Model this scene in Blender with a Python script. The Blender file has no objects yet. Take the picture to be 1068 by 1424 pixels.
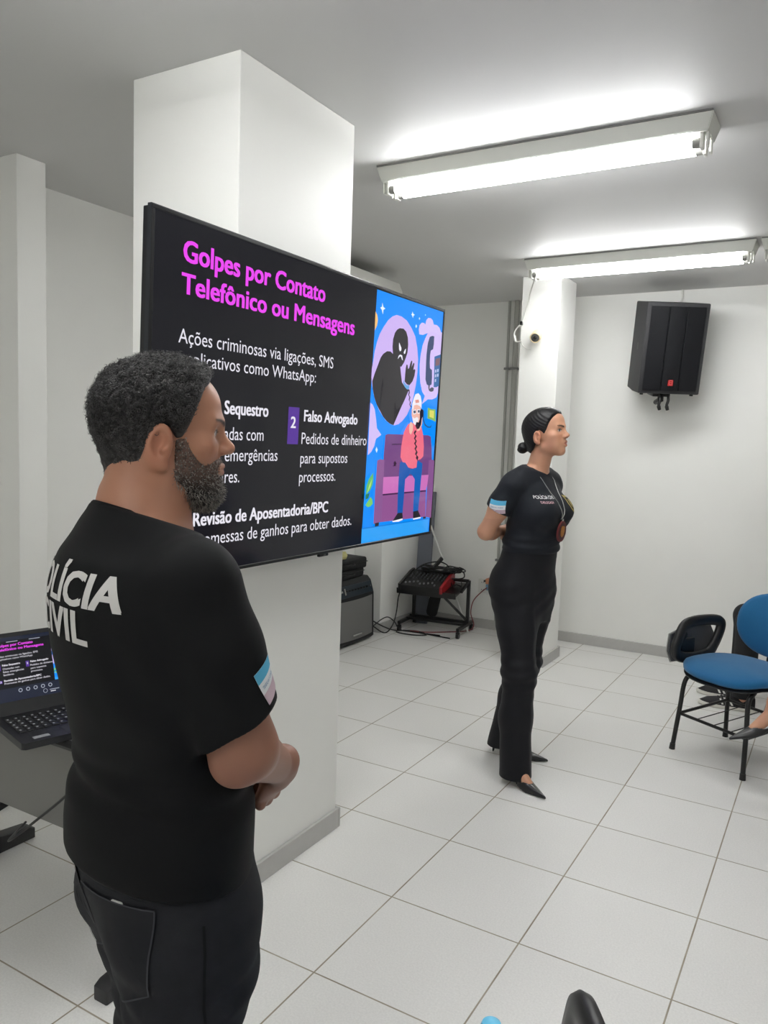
import bpy, bmesh, math, random
import numpy as np
from mathutils import Vector, Matrix, Euler
from mathutils.bvhtree import BVHTree

random.seed(7)
rng = np.random.default_rng(11)
SC = bpy.context.scene
COL = SC.collection
PI = math.pi

# ------------------------------------------------------------------ camera
CAM = np.array([1.658, -1.7586, 1.5248])
YAW, PITCH, ROLL, FPX = math.radians(-30.24), math.radians(5.135), math.radians(1.877), 1092.0
fwd = np.array([math.sin(YAW)*math.cos(PITCH), math.cos(YAW)*math.cos(PITCH), -math.sin(PITCH)])
_r = np.array([math.cos(YAW), -math.sin(YAW), 0.0]); _u = np.cross(_r, fwd)
_c, _s = math.cos(ROLL), math.sin(ROLL)
rgt = _c*_r + _s*_u; upv = -_s*_r + _c*_u
cd = bpy.data.cameras.new('camera'); cam = bpy.data.objects.new('camera', cd); COL.objects.link(cam)
cd.sensor_fit = 'VERTICAL'; cd.sensor_height = 36.0; cd.lens = FPX/1424*36.0
cd.clip_start = 0.02; cd.clip_end = 60
cam.matrix_world = Matrix(((rgt[0], upv[0], -fwd[0], CAM[0]), (rgt[1], upv[1], -fwd[1], CAM[1]),
                           (rgt[2], upv[2], -fwd[2], CAM[2]), (0, 0, 0, 1)))
SC.camera = cam

# ------------------------------------------------------------------ light, exposure
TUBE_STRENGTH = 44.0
w = bpy.data.worlds.new('world'); SC.world = w; w.use_nodes = True
w.node_tree.nodes['Background'].inputs[0].default_value = (0.8, 0.85, 0.9, 1)
w.node_tree.nodes['Background'].inputs[1].default_value = 0.02
SC.view_settings.view_transform = 'Standard'
SC.view_settings.look = 'None'
SC.view_settings.exposure = 0.0
SC.view_settings.gamma = 1.0
SC.view_settings.use_curve_mapping = False
SC.cycles.use_denoising = True
SC.cycles.max_bounces = 10
SC.cycles.diffuse_bounces = 8

# ------------------------------------------------------------------ materials
def lin(c):
    return tuple(((v/255)/12.92 if v/255 <= .04045 else ((v/255+.055)/1.055)**2.4) for v in c)

MATS = {}
def mat(name, rgb=None, rough=.5, metal=0.0, noise=0.0, nscale=40, bump=0.0, bscale=200, spec=.5, srgb=True, sheen=0.0, coat=0.0):
    if name in MATS: return MATS[name]
    m = bpy.data.materials.new(name); m.use_nodes = True; MATS[name] = m
    nt = m.node_tree; b = nt.nodes['Principled BSDF']
    c = lin(rgb) if srgb else rgb
    b.inputs['Base Color'].default_value = (*c, 1)
    b.inputs['Roughness'].default_value = rough; b.inputs['Metallic'].default_value = metal
    b.inputs['Specular IOR Level'].default_value = spec
    if coat: b.inputs['Coat Weight'].default_value = coat
    if sheen:
        b.inputs['Sheen Weight'].default_value = sheen; b.inputs['Sheen Roughness'].default_value = .5
    tc = nt.nodes.new('ShaderNodeTexCoord')
    if noise:
        n = nt.nodes.new('ShaderNodeTexNoise'); n.inputs['Scale'].default_value = nscale; n.inputs['Detail'].default_value = 4
        nt.links.new(tc.outputs['Object'], n.inputs['Vector'])
        mr = nt.nodes.new('ShaderNodeMapRange'); mr.inputs[3].default_value = 1-noise; mr.inputs[4].default_value = 1+noise
        nt.links.new(n.outputs['Fac'], mr.inputs[0])
        mx = nt.nodes.new('ShaderNodeMix'); mx.data_type = 'RGBA'; mx.blend_type = 'MULTIPLY'; mx.inputs['Factor'].default_value = 1
        mx.inputs['A'].default_value = (*c, 1); nt.links.new(mr.outputs[0], mx.inputs['B'])
        nt.links.new(mx.outputs['Result'], b.inputs['Base Color'])
    if bump:
        n2 = nt.nodes.new('ShaderNodeTexNoise'); n2.inputs['Scale'].default_value = bscale; n2.inputs['Detail'].default_value = 3
        nt.links.new(tc.outputs['Object'], n2.inputs['Vector'])
        bp = nt.nodes.new('ShaderNodeBump'); bp.inputs['Strength'].default_value = bump; bp.inputs['Distance'].default_value = .002
        nt.links.new(n2.outputs['Fac'], bp.inputs['Height']); nt.links.new(bp.outputs[0], b.inputs['Normal'])
    return m

def vcol_mat(name, rough=.5, emit=0.0, spec=.5, sss=0.0, bump=0.0, bscale=300):
    if name in MATS: return MATS[name]
    m = bpy.data.materials.new(name); m.use_nodes = True; MATS[name] = m
    nt = m.node_tree; b = nt.nodes['Principled BSDF']
    a = nt.nodes.new('ShaderNodeVertexColor'); a.layer_name = 'Col'
    b.inputs['Roughness'].default_value = rough; b.inputs['Specular IOR Level'].default_value = spec
    if emit:
        b.inputs['Base Color'].default_value = (.004, .004, .005, 1)
        nt.links.new(a.outputs['Color'], b.inputs['Emission Color']); b.inputs['Emission Strength'].default_value = emit
    else:
        nt.links.new(a.outputs['Color'], b.inputs['Base Color'])
    if sss:
        b.inputs['Subsurface Weight'].default_value = sss; b.inputs['Subsurface Radius'].default_value = (.008, .003, .0015)
        b.inputs['Subsurface Scale'].default_value = 1.0
    if bump:
        tc = nt.nodes.new('ShaderNodeTexCoord')
        n2 = nt.nodes.new('ShaderNodeTexNoise'); n2.inputs['Scale'].default_value = bscale; n2.inputs['Detail'].default_value = 3
        nt.links.new(tc.outputs['Object'], n2.inputs['Vector'])
        bp = nt.nodes.new('ShaderNodeBump'); bp.inputs['Strength'].default_value = bump; bp.inputs['Distance'].default_value = .001
        nt.links.new(n2.outputs['Fac'], bp.inputs['Height']); nt.links.new(bp.outputs[0], b.inputs['Normal'])
    return m

def floor_mat():
    m = bpy.data.materials.new('floor_tiles'); m.use_nodes = True
    nt = m.node_tree; N = nt.nodes; L = nt.links; b = N['Principled BSDF']
    tc = N.new('ShaderNodeTexCoord'); sx = N.new('ShaderNodeSeparateXYZ'); L.new(tc.outputs['Object'], sx.inputs[0])
    def mth(op, a, bb=None):
        n = N.new('ShaderNodeMath'); n.operation = op
        for i, v in enumerate((a, bb)):
            if v is None: continue
            if isinstance(v, (int, float)): n.inputs[i].default_value = v
            else: L.new(v, n.inputs[i])
        return n.outputs[0]
    ds = []; cells = []
    for ax in (0, 1):
        q = mth('DIVIDE', sx.outputs[ax], .45)
        f = mth('FRACT', q); cells.append(mth('FLOOR', q))
        ds.append(mth('MULTIPLY', mth('MINIMUM', f, mth('SUBTRACT', 1.0, f)), .45))
    d = mth('MINIMUM', ds[0], ds[1])
    gr = N.new('ShaderNodeMapRange'); gr.inputs[1].default_value = .0017; gr.inputs[2].default_value = .0031; L.new(d, gr.inputs[0])
    # tile base with a fine fleck and a slight change from tile to tile
    wn = N.new('ShaderNodeTexWhiteNoise'); cb = N.new('ShaderNodeCombineXYZ'); L.new(cells[0], cb.inputs[0]); L.new(cells[1], cb.inputs[1]); L.new(cb.outputs[0], wn.inputs['Vector'])
    n1 = N.new('ShaderNodeTexNoise'); n1.inputs['Scale'].default_value = 170; n1.inputs['Detail'].default_value = 3; L.new(tc.outputs['Object'], n1.inputs['Vector'])
    n2 = N.new('ShaderNodeTexNoise'); n2.inputs['Scale'].default_value = 1.7; n2.inputs['Detail'].default_value = 5; L.new(tc.outputs['Object'], n2.inputs['Vector'])
    v = mth('ADD', mth('MULTIPLY', wn.outputs['Value'], .03), mth('ADD', mth('MULTIPLY', n1.outputs['Fac'], .26), mth('MULTIPLY', n2.outputs['Fac'], .10)))
    v = mth('ADD', v, .80)
    tile = N.new('ShaderNodeMix'); tile.data_type = 'RGBA'; tile.blend_type = 'MULTIPLY'; tile.inputs['Factor'].default_value = 1
    tile.inputs['A'].default_value = (*lin((233, 232, 229)), 1); L.new(v, tile.inputs['B'])
    # grout colour varies along the joints
    n3 = N.new('ShaderNodeTexNoise'); n3.inputs['Scale'].default_value = 4.5; n3.inputs['Detail'].default_value = 4; L.new(tc.outputs['Object'], n3.inputs['Vector'])
    g = N.new('ShaderNodeMix'); g.data_type = 'RGBA'; g.inputs['A'].default_value = (*lin((132, 121, 101)), 1); g.inputs['B'].default_value = (*lin((168, 160, 143)), 1)
    gm = N.new('ShaderNodeMapRange'); gm.inputs[1].default_value = .38; gm.inputs[2].default_value = .62; L.new(n3.outputs['Fac'], gm.inputs[0]); L.new(gm.outputs[0], g.inputs['Factor'])
    mx = N.new('ShaderNodeMix'); mx.data_type = 'RGBA'; L.new(gr.outputs[0], mx.inputs['Factor']); L.new(g.outputs['Result'], mx.inputs['A']); L.new(tile.outputs['Result'], mx.inputs['B'])
    L.new(mx.outputs['Result'], b.inputs['Base Color'])
    b.inputs['Roughness'].default_value = .42; b.inputs['Specular IOR Level'].default_value = .45
    h = mth('ADD', mth('MULTIPLY', gr.outputs[0], 1.0), mth('MULTIPLY', n1.outputs['Fac'], .35))
    bp = N.new('ShaderNodeBump'); bp.inputs['Strength'].default_value = .25; bp.inputs['Distance'].default_value = .0012; L.new(h, bp.inputs['Height']); L.new(bp.outputs[0], b.inputs['Normal'])
    return m

M_wall = mat('wall_paint', (236, 236, 232), rough=.55, noise=.025, nscale=3.5, bump=.12, bscale=90)
M_ceil = mat('ceiling_paint', (203, 203, 202), rough=.6, noise=.02, nscale=2.5, bump=.1, bscale=60)
M_base = mat('baseboard_tile', (182, 181, 178), rough=.4, noise=.06, nscale=30)
M_black = mat('black_plastic', (20, 20, 21), rough=.42)
M_blackm = mat('black_painted_metal', (14, 14, 15), rough=.35)
M_white = mat('white_plastic', (226, 226, 220), rough=.4)
M_lampw = mat('lamp_housing_white', (196, 197, 190), rough=.4)
M_cable = mat('black_cable', (12, 12, 13), rough=.5)
M_wcable = mat('white_cable', (222, 222, 216), rough=.5)
M_chrome = mat('chrome', (190, 190, 190), rough=.2, metal=1)
M_grey = mat('grey_laminate', (120, 120, 118), rough=.5, noise=.03, nscale=15)

# ------------------------------------------------------------------ mesh helpers
def link(name, me, m=None, parent=None):
    o = bpy.data.objects.new(name, me); COL.objects.link(o)
    if m is not None and me is not None: 
        if isinstance(m, (list, tuple)):
            for q in m: me.materials.append(q)
        else: me.materials.append(m)
    if parent is not None: o.parent = parent
    return o
def obj(name, bm, m, parent=None, smooth=False, angle=35):
    me = bpy.data.meshes.new(name); bm.normal_update(); bm.to_mesh(me); bm.free()
    if smooth:
        for p in me.polygons: p.use_smooth = True
        try: me.set_sharp_from_angle(angle=math.radians(angle))
        except Exception: pass
    return link(name, me, m, parent)
def tag(o, label, cat, group=None, kind=None):
    if label: o['label'] = label
    if cat: o['category'] = cat
    if group: o['group'] = group
    if kind: o['kind'] = kind
    return o
def thing(name, label, cat, loc=(0, 0, 0), rz=0, group=None):
    o = bpy.data.objects.new(name, None); COL.objects.link(o); o.location = loc; o.rotation_euler = (0, 0, rz)
    o.empty_display_size = .05
    return tag(o, label, cat, group)
def dup(root, loc, rz, label=None):
    r = root.copy(); COL.objects.link(r); r.location = loc; r.rotation_euler = (0, 0, rz)
    if label: r['label'] = label
    for ch in list(root.children):
        c = ch.copy(); COL.objects.link(c); c.parent = r
        for g in list(ch.children):
            d = g.copy(); COL.objects.link(d); d.parent = c
    return r
def struct(name, bm, m, smooth=False):
    o = obj(name, bm, m, None, smooth); o['kind'] = 'structure'; return o
def box(bm, lo, hi, bev=0.0, seg=2, M=None):
    r = bmesh.ops.create_cube(bm, size=1.0)
    vs = r['verts']; lo = Vector(lo); hi = Vector(hi)
    for v in vs:
        v.co = Vector(((v.co.x+.5)*(hi.x-lo.x)+lo.x, (v.co.y+.5)*(hi.y-lo.y)+lo.y, (v.co.z+.5)*(hi.z-lo.z)+lo.z))
    if bev > 0:
        es = set(e for v in vs for e in v.link_edges)
        rr = bmesh.ops.bevel(bm, geom=list(es), offset=bev, segments=seg, affect='EDGES', profile=.5)
        vs = list(set(v for f in rr['faces'] for v in f.verts) | set(v for v in vs if v.is_valid))
    if M is not None:
        for v in vs: v.co = M @ v.co
    return vs
def cyl(bm, a, b, r, r2=None, seg=20, cap=True):
    a = Vector(a); b = Vector(b); r2 = r if r2 is None else r2
    d = b-a; L = d.length
    M = Matrix.Translation((a+b)/2) @ d.to_track_quat('Z', 'Y').to_matrix().to_4x4()
    return bmesh.ops.create_cone(bm, cap_ends=cap, cap_tris=False, segments=seg, radius1=r, radius2=r2, depth=L, matrix=M)['verts']
def sph(bm, c, r, sc=(1, 1, 1), seg=18, rings=12, M=None):
    T = Matrix.Translation(c) @ (M.to_4x4() if M is not None else Matrix()) @ Matrix.Diagonal((*sc, 1))
    return bmesh.ops.create_uvsphere(bm, u_segments=seg, v_segments=rings, radius=r, matrix=T)['verts']
def catmull(pts, n=8, closed=False):
    P = [np.array(p, float) for p in pts]; out = []
    K = len(P)
    rngs = range(K) if closed else range(K-1)
    for i in rngs:
        if closed: p0, p1, p2, p3 = P[i-1], P[i], P[(i+1) % K], P[(i+2) % K]
        else: p0, p1, p2, p3 = P[max(i-1, 0)], P[i], P[i+1], P[min(i+2, K-1)]
        for j in range(n):
            t = j/n
            out.append(.5*((2*p1)+(-p0+p2)*t+(2*p0-5*p1+4*p2-p3)*t*t+(-p0+3*p1-3*p2+p3)*t**3))
    if not closed: out.append(P[-1])
    return out
def tube(bm, pts, r, seg=8, closed=False, prof=None, up0=None):
    """sweep a round (or given) profile along a list of points"""
    P = [Vector(p) for p in pts]; n = len(P); rings = []
    prev = None
    rr = r if hasattr(r, '__len__') else [r]*n
    for i in range(n):
        if closed: t = (P[(i+1) % n]-P[i-1])
        else: t = P[min(i+1, n-1)]-P[max(i-1, 0)]
        if t.length < 1e-9: t = Vector((0, 0, 1))
        t.normalize()
        if prev is None:
            u = Vector(up0) if up0 is not None else (Vector((0, 0, 1)) if abs(t.z) < .9 else Vector((1, 0, 0)))
        else: u = prev
        u = u-t*u.dot(t)
        if u.length < 1e-6: u = t.orthogonal()
        u.normalize(); prev = u
        v = t.cross(u)
        ring = []
        if prof is None:
            for k in range(seg):
                a = 2*PI*k/seg; ring.append(bm.verts.new(P[i]+(u*math.cos(a)+v*math.sin(a))*rr[i]))
        else:
            for (px_, py_) in prof: ring.append(bm.verts.new(P[i]+u*px_+v*py_))
        rings.append(ring)
    m = len(rings[0])
    for i in range(n if closed else n-1):
        A, B = rings[i], rings[(i+1) % n]
        for k in range(m):
            bm.faces.new((A[k], A[(k+1) % m], B[(k+1) % m], B[k]))
    if not closed:
        bm.faces.new(rings[0][::-1]); bm.faces.new(rings[-1])
    return rings
def prism(bm, poly, z0, z1, M=None, bev=0):
    """extrude a 2-D outline (x, y) from z0 to z1"""
    a = [bm.verts.new((p[0], p[1], z0)) for p in poly]; b = [bm.verts.new((p[0], p[1], z1)) for p in poly]
    n = len(poly); fs = []
    fs.append(bm.faces.new(a[::-1])); fs.append(bm.faces.new(b))
    for i in range(n): fs.append(bm.faces.new((a[i], a[(i+1) % n], b[(i+1) % n], b[i])))
    vs = a+b
    if bev:
        es = list(set(e for e in fs[0].edges) | set(e for e in fs[1].edges))
        rr = bmesh.ops.bevel(bm, geom=es, offset=bev, segments=2, affect='EDGES', profile=.5)
        vs = list(set(v for f in rr['faces'] for v in f.verts) | set(v for v in vs if v.is_valid))
    if M is not None:
        for v in vs: v.co = M @ v.co
    bmesh.ops.recalc_face_normals(bm, faces=bm.faces[:])
    return vs
def lathe(bm, prof, c=(0, 0, 0), seg=24, axis=None):
    rings = []
    M = Matrix.Translation(c) @ (Vector(axis).to_track_quat('Z', 'Y').to_matrix().to_4x4() if axis is not None else Matrix())
    for (r, z) in prof:
        rings.append([bm.verts.new(M @ Vector((r*math.cos(2*PI*k/seg), r*math.sin(2*PI*k/seg), z))) for k in range(seg)])
    for A, B in zip(rings, rings[1:]):
        for k in range(seg): bm.faces.new((A[k], A[(k+1) % seg], B[(k+1) % seg], B[k]))
    bm.faces.new(rings[0][::-1]); bm.faces.new(rings[-1])
def roundrect(w, h, r, n=5, c=(0, 0)):
    out = []
    for (sx, sy, a0) in ((1, 1, 0), (-1, 1, PI/2), (-1, -1, PI), (1, -1, 1.5*PI)):
        for k in range(n+1):
            a = a0+PI/2*k/n
            out.append((c[0]+sx*(w/2-r)+r*math.cos(a), c[1]+sy*(h/2-r)+r*math.sin(a)))
    return out
B = bmesh.new

# flat lettering from the built-in font, as 2-D triangles
def text2d(s, bold=0.0):
    cu = bpy.data.curves.new('t', 'FONT'); cu.body = s; cu.offset = bold; cu.resolution_u = 3
    o = bpy.data.objects.new('t', cu); COL.objects.link(o)
    dg = bpy.context.evaluated_depsgraph_get(); dg.update()
    me = bpy.data.meshes.new_from_object(o.evaluated_get(dg))
    V = np.array([v.co[:2] for v in me.vertices]); F = [tuple(p.vertices) for p in me.polygons]
    bpy.data.objects.remove(o); bpy.data.curves.remove(cu); bpy.data.meshes.remove(me)
    return V, F
_cap = text2d('H')[0][:, 1].max()
def fit_text(s, x0, x1, base, cap, bold=0.0):
    V, F = text2d(s)
    capb = _cap
    V = V.copy(); xs = V[:, 0]
    V[:, 0] = x0+(xs-xs.min())/(xs.max()-xs.min())*(x1-x0)
    V[:, 1] = base+V[:, 1]*cap/capb
    if bold:      # heavier strokes: the outline repeated with small shifts
        n = len(V); d = bold*cap; A = []; G = []
        for k, (dx, dy) in enumerate(((-1, .5), (1, .5), (-1, -.5), (1, -.5), (0, 0))):
            A.append(V+np.array([dx*d, dy*d])); G += [tuple(i+k*n for i in f) for f in F]
        V, F = np.concatenate(A), G
    return V, F

# flat coloured picture: a list of (colour, verts2d, faces) in layers on a plane
def picture(name, layers, m, parent, step=.00012, depth0=.0003):
    bm = B(); cl = bm.loops.layers.float_color.new('Col')
    for i, (c, V, F) in enumerate(layers):
        vs = [bm.verts.new((v[0], v[1], depth0+i*step)) for v in V]
        for f in F:
            try: fc = bm.faces.new([vs[k] for k in f])
            except ValueError: continue
            if fc.calc_area() < 1e-12: pass
            for lp in fc.loops: lp[cl] = (*c, 1)
    bmesh.ops.triangulate(bm, faces=[f for f in bm.faces if len(f.verts) > 4])
    bm.normal_update()
    for f in bm.faces:
        if f.normal.z < 0: f.normal_flip()
    return obj(name, bm, m, parent)
def poly(c, P): return (c, P, [tuple(range(len(P)))])

# ------------------------------------------------------------------ the room
H = 2.671; XL, XR, YB, YF = -1.71, 5.2, 4.25, -4.6
bm = B(); box(bm, (XL-.1, YF-.1, -.1), (XR+.1, YB+.1, 0)); struct('floor', bm, floor_mat())
bm = B(); box(bm, (XL-.1, YF-.1, H), (XR+.1, YB+.1, H+.1)); struct('ceiling', bm, M_ceil)
bm = B(); box(bm, (XL-.1, YB, 0), (XR+.1, YB+.1, H)); struct('wall_back', bm, M_wall)
bm = B(); box(bm, (XL-.1, YF, 0), (XL, YB, H)); struct('wall_left', bm, M_wall)
bm = B(); box(bm, (XR, YF, 0), (XR+.1, YB, H)); struct('wall_right', bm, M_wall)
bm = B(); box(bm, (XL-.1, YF-.1, 0), (XR+.1, YF, H)); struct('wall_front', bm, M_wall)
PIL = (-.432, .115, .022, .745)         # the near pillar: x0, y0, x1, y1
bm = B(); box(bm, (PIL[0], PIL[1], 0), (PIL[2], PIL[3], H), .004); struct('wall_pillar', bm, M_wall)
BPL = (-.325, 3.42, -.055, 3.76)
bm = B(); box(bm, (BPL[0], BPL[1], 0), (BPL[2], BPL[3], H), .004); struct('wall_pillar_back', bm, M_wall)
bm = B(); box(bm, (XL, .37, 0), (-1.41, .51, H), .003); struct('wall_pilaster', bm, M_wall)
bm = B(); box(bm, (XL, 3.57, 0), (-1.455, YB, H), .003); struct('wall_pilaster_back', bm, M_wall)
def skirt(name, segs, h=.078, t=.014):
    bm = B()
    for (x0, y0, x1, y1) in segs: box(bm, (x0, y0, 0), (x1, y1, h), .002, 1)
    struct(name, bm, M_base)
t = .014
skirt('baseboard_back', [(-1.455, YB-t, XR, YB)])
skirt('baseboard_left', [(XL, YF, XL+t, .37), (XL, .51, XL+t, 3.57), (-1.455, 3.57, -1.455+t, YB-t), (XL, 3.57-t, -1.455+t, 3.57)])
def ring(P): return [(P[0]-t, P[1]-t, P[2]+t, P[1]), (P[0]-t, P[3], P[2]+t, P[3]+t), (P[0]-t, P[1], P[0], P[3]), (P[2], P[1], P[2]+t, P[3])]
skirt('baseboard_pillar', ring(PIL)); skirt('baseboard_pillar_back', ring(BPL))

# ------------------------------------------------------------------ ceiling lamps
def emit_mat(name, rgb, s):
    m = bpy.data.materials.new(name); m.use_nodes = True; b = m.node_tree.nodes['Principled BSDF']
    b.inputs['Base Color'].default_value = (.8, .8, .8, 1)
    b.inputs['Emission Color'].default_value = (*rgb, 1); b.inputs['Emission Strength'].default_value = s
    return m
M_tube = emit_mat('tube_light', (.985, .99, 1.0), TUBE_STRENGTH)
M_off = mat('tube_glass_off', (225, 226, 222), rough=.25)
M_cap = mat('tube_end_cap', (150, 150, 146), rough=.35, metal=.4)
def lamp(x0, x1, yc, label, lit=True, dz=0.0):
    L = x1-x0
    o = thing('ceiling_lamp', label, 'ceiling light', ((x0+x1)/2, yc, H), 0, 'fluorescent ceiling lamps')
    h = L/2
    bm = B()
    # housing: wide at the ceiling, narrower below, ends sloping in
    top = [(-h, -.085), (h, -.085), (h, .085), (-h, .085)]; bot = [(-h+.018, -.07), (h-.018, -.07), (h-.018, .07), (-h+.018, .07)]
    a = [bm.verts.new((x, y, -.004)) for x, y in top]; b_ = [bm.verts.new((x, y, -.062)) for x, y in bot]
    bm.faces.new(a); bm.faces.new(b_[::-1])
    for i in range(4): bm.faces.new((a[i], b_[i], b_[(i+1) % 4], a[(i+1) % 4]))
    bmesh.ops.recalc_face_normals(bm, faces=bm.faces[:])
    bmesh.ops.bevel(bm, geom=bm.edges[:], offset=.003, segments=2, affect='EDGES')
    obj('housing', bm, M_lampw, o)
    bm = B(); box(bm, (-h+.004, -.088, -.006), (h-.004, .088, 0)); obj('mounting_plate', bm, M_grey, o)
    zt = -.090
    for sy in (-1, 1):
        y = sy*.036
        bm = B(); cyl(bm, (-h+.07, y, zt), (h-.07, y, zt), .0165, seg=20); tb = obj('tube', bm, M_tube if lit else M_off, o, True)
        for sx in (-1, 1):
            bm = B(); cyl(bm, (sx*(h-.071), y, zt), (sx*(h-.045), y, zt), .0168, seg=18); obj('end_cap', bm, M_cap, o, True)
            bm = B(); box(bm, (sx*(h-.040)-.006, y-.019, zt-.021), (sx*(h-.040)+.006, y+.019, -.058), .003)
            box(bm, (sx*(h-.022)-.004, y-.015, zt-.016), (sx*(h-.022)+.004, y+.015, -.058), .002)
            obj('socket', bm, M_white, o, True)
    return o
lamp(-.125, 1.195, 1.225, 'long white twin-tube fluorescent lamp on the ceiling nearest the camera, lit')
lamp(-.14, 1.165, 3.02, 'lit twin-tube fluorescent lamp on the ceiling above the white back pillar')
lamp(1.185, 2.49, 3.02, 'unlit white ceiling lamp whose end meets the back lamp at the right edge', lit=False)
# next lamp of the row, then two unseen lamps added for fill light
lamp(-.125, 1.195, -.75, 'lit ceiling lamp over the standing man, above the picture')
lamp(.3, 1.6, -2.7, 'added fill lamp on the ceiling behind the camera')
lamp(2.9, 4.2, -.75, 'added fill lamp on the ceiling over the audience, out of the picture to the right')

# ------------------------------------------------------------------ air conditioner under the ceiling on the left wall
ac = thing('air_conditioner', 'white air conditioner hung under the ceiling behind the television', 'air conditioner', (XL, 2.0, 2.37))
prof = [(0, .245), (.60, .245), (.69, .215), (.715, .16), (.715, .07), (.69, .03), (.55, .0), (0, .0)]
bm = B()
M = Matrix(((1, 0, 0, 0), (0, 0, 1, 0), (0, 1, 0, 0), (0, 0, 0, 1)))
prism(bm, prof, 0, .95, M, bev=.006); obj('casing', bm, M_white, ac, True, 25)
bm = B(); box(bm, (.712, .06, .085), (.722, .89, .13), .004); obj('louver', bm, mat('ac_louver', (205, 205, 200)), ac)
bm = B()
for k in range(2): box(bm, (.70, .05, .04+.022*k), (.719, .9, .046+.022*k), .001)
obj('vent_slat', bm, mat('ac_slat', (150, 150, 148)), ac)
for y in (.12, .83):
    bm = B(); box(bm, (.1, y-.015, .24), (.13, y+.015, H-2.37), .002); obj('hanger', bm, M_grey, ac)

# ------------------------------------------------------------------ television on the near pillar
TVW, TVH = 1.596, .935
tv = thing('television', 'large wall-mounted television showing a black slide with magenta title', 'television', (0, 0, 0))
tilt = math.atan(.03)
# local axes of the panel: u along +y, v up the tilted screen, n towards the audience (+x)
MTV = Matrix(((0, math.sin(tilt), math.cos(tilt), .15), (1, 0, 0, -.372), (0, math.cos(tilt), -math.sin(tilt), 1.14), (0, 0, 0, 1)))
tv.matrix_world = MTV
M_bez = mat('tv_bezel', (13, 14, 17), rough=.3); M_bezs = mat('tv_bezel_edge', (58, 60, 64), rough=.3, metal=.7)
bm = B(); box(bm, (0, 0, -.032), (TVW, TVH, -.002), .003); obj('back_panel', bm, M_bez, tv)
bm = B()
bz = .008
for lo, hi in (((-.002, -.002, -.012), (TVW+.002, bz, .0025)), ((-.002, TVH-bz, -.012), (TVW+.002, TVH+.002, .0025)), ((-.002, bz, -.012), (bz, TVH-bz, .0025)), ((TVW-bz, bz, -.012), (TVW+.002, TVH-bz, .0025))):
    box(bm, lo, hi, .001, 1)
obj('bezel', bm, M_bez, tv)
bm = B(); box(bm, (-.0025, TVH+.0015, -.012), (TVW+.0025, TVH+.0035, .001)); box(bm, (-.0035, -.0025, -.012), (-.0015, TVH+.0035, .001)); obj('metal_edge', bm, M_bezs, tv)
M_scr = vcol_mat('screen_light', rough=.12, emit=1.0, spec=.5)
bm = B(); cl = bm.loops.layers.float_color.new('Col')
f = bm.faces.new([bm.verts.new(p) for p in ((bz, bz, 0), (TVW-bz, bz, 0), (TVW-bz, TVH-bz, 0), (bz, TVH-bz, 0))])
for lp in f.loops: lp[cl] = (.0055, .0055, .009, 1)
scr = obj('screen', bm, M_scr, tv)
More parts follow.
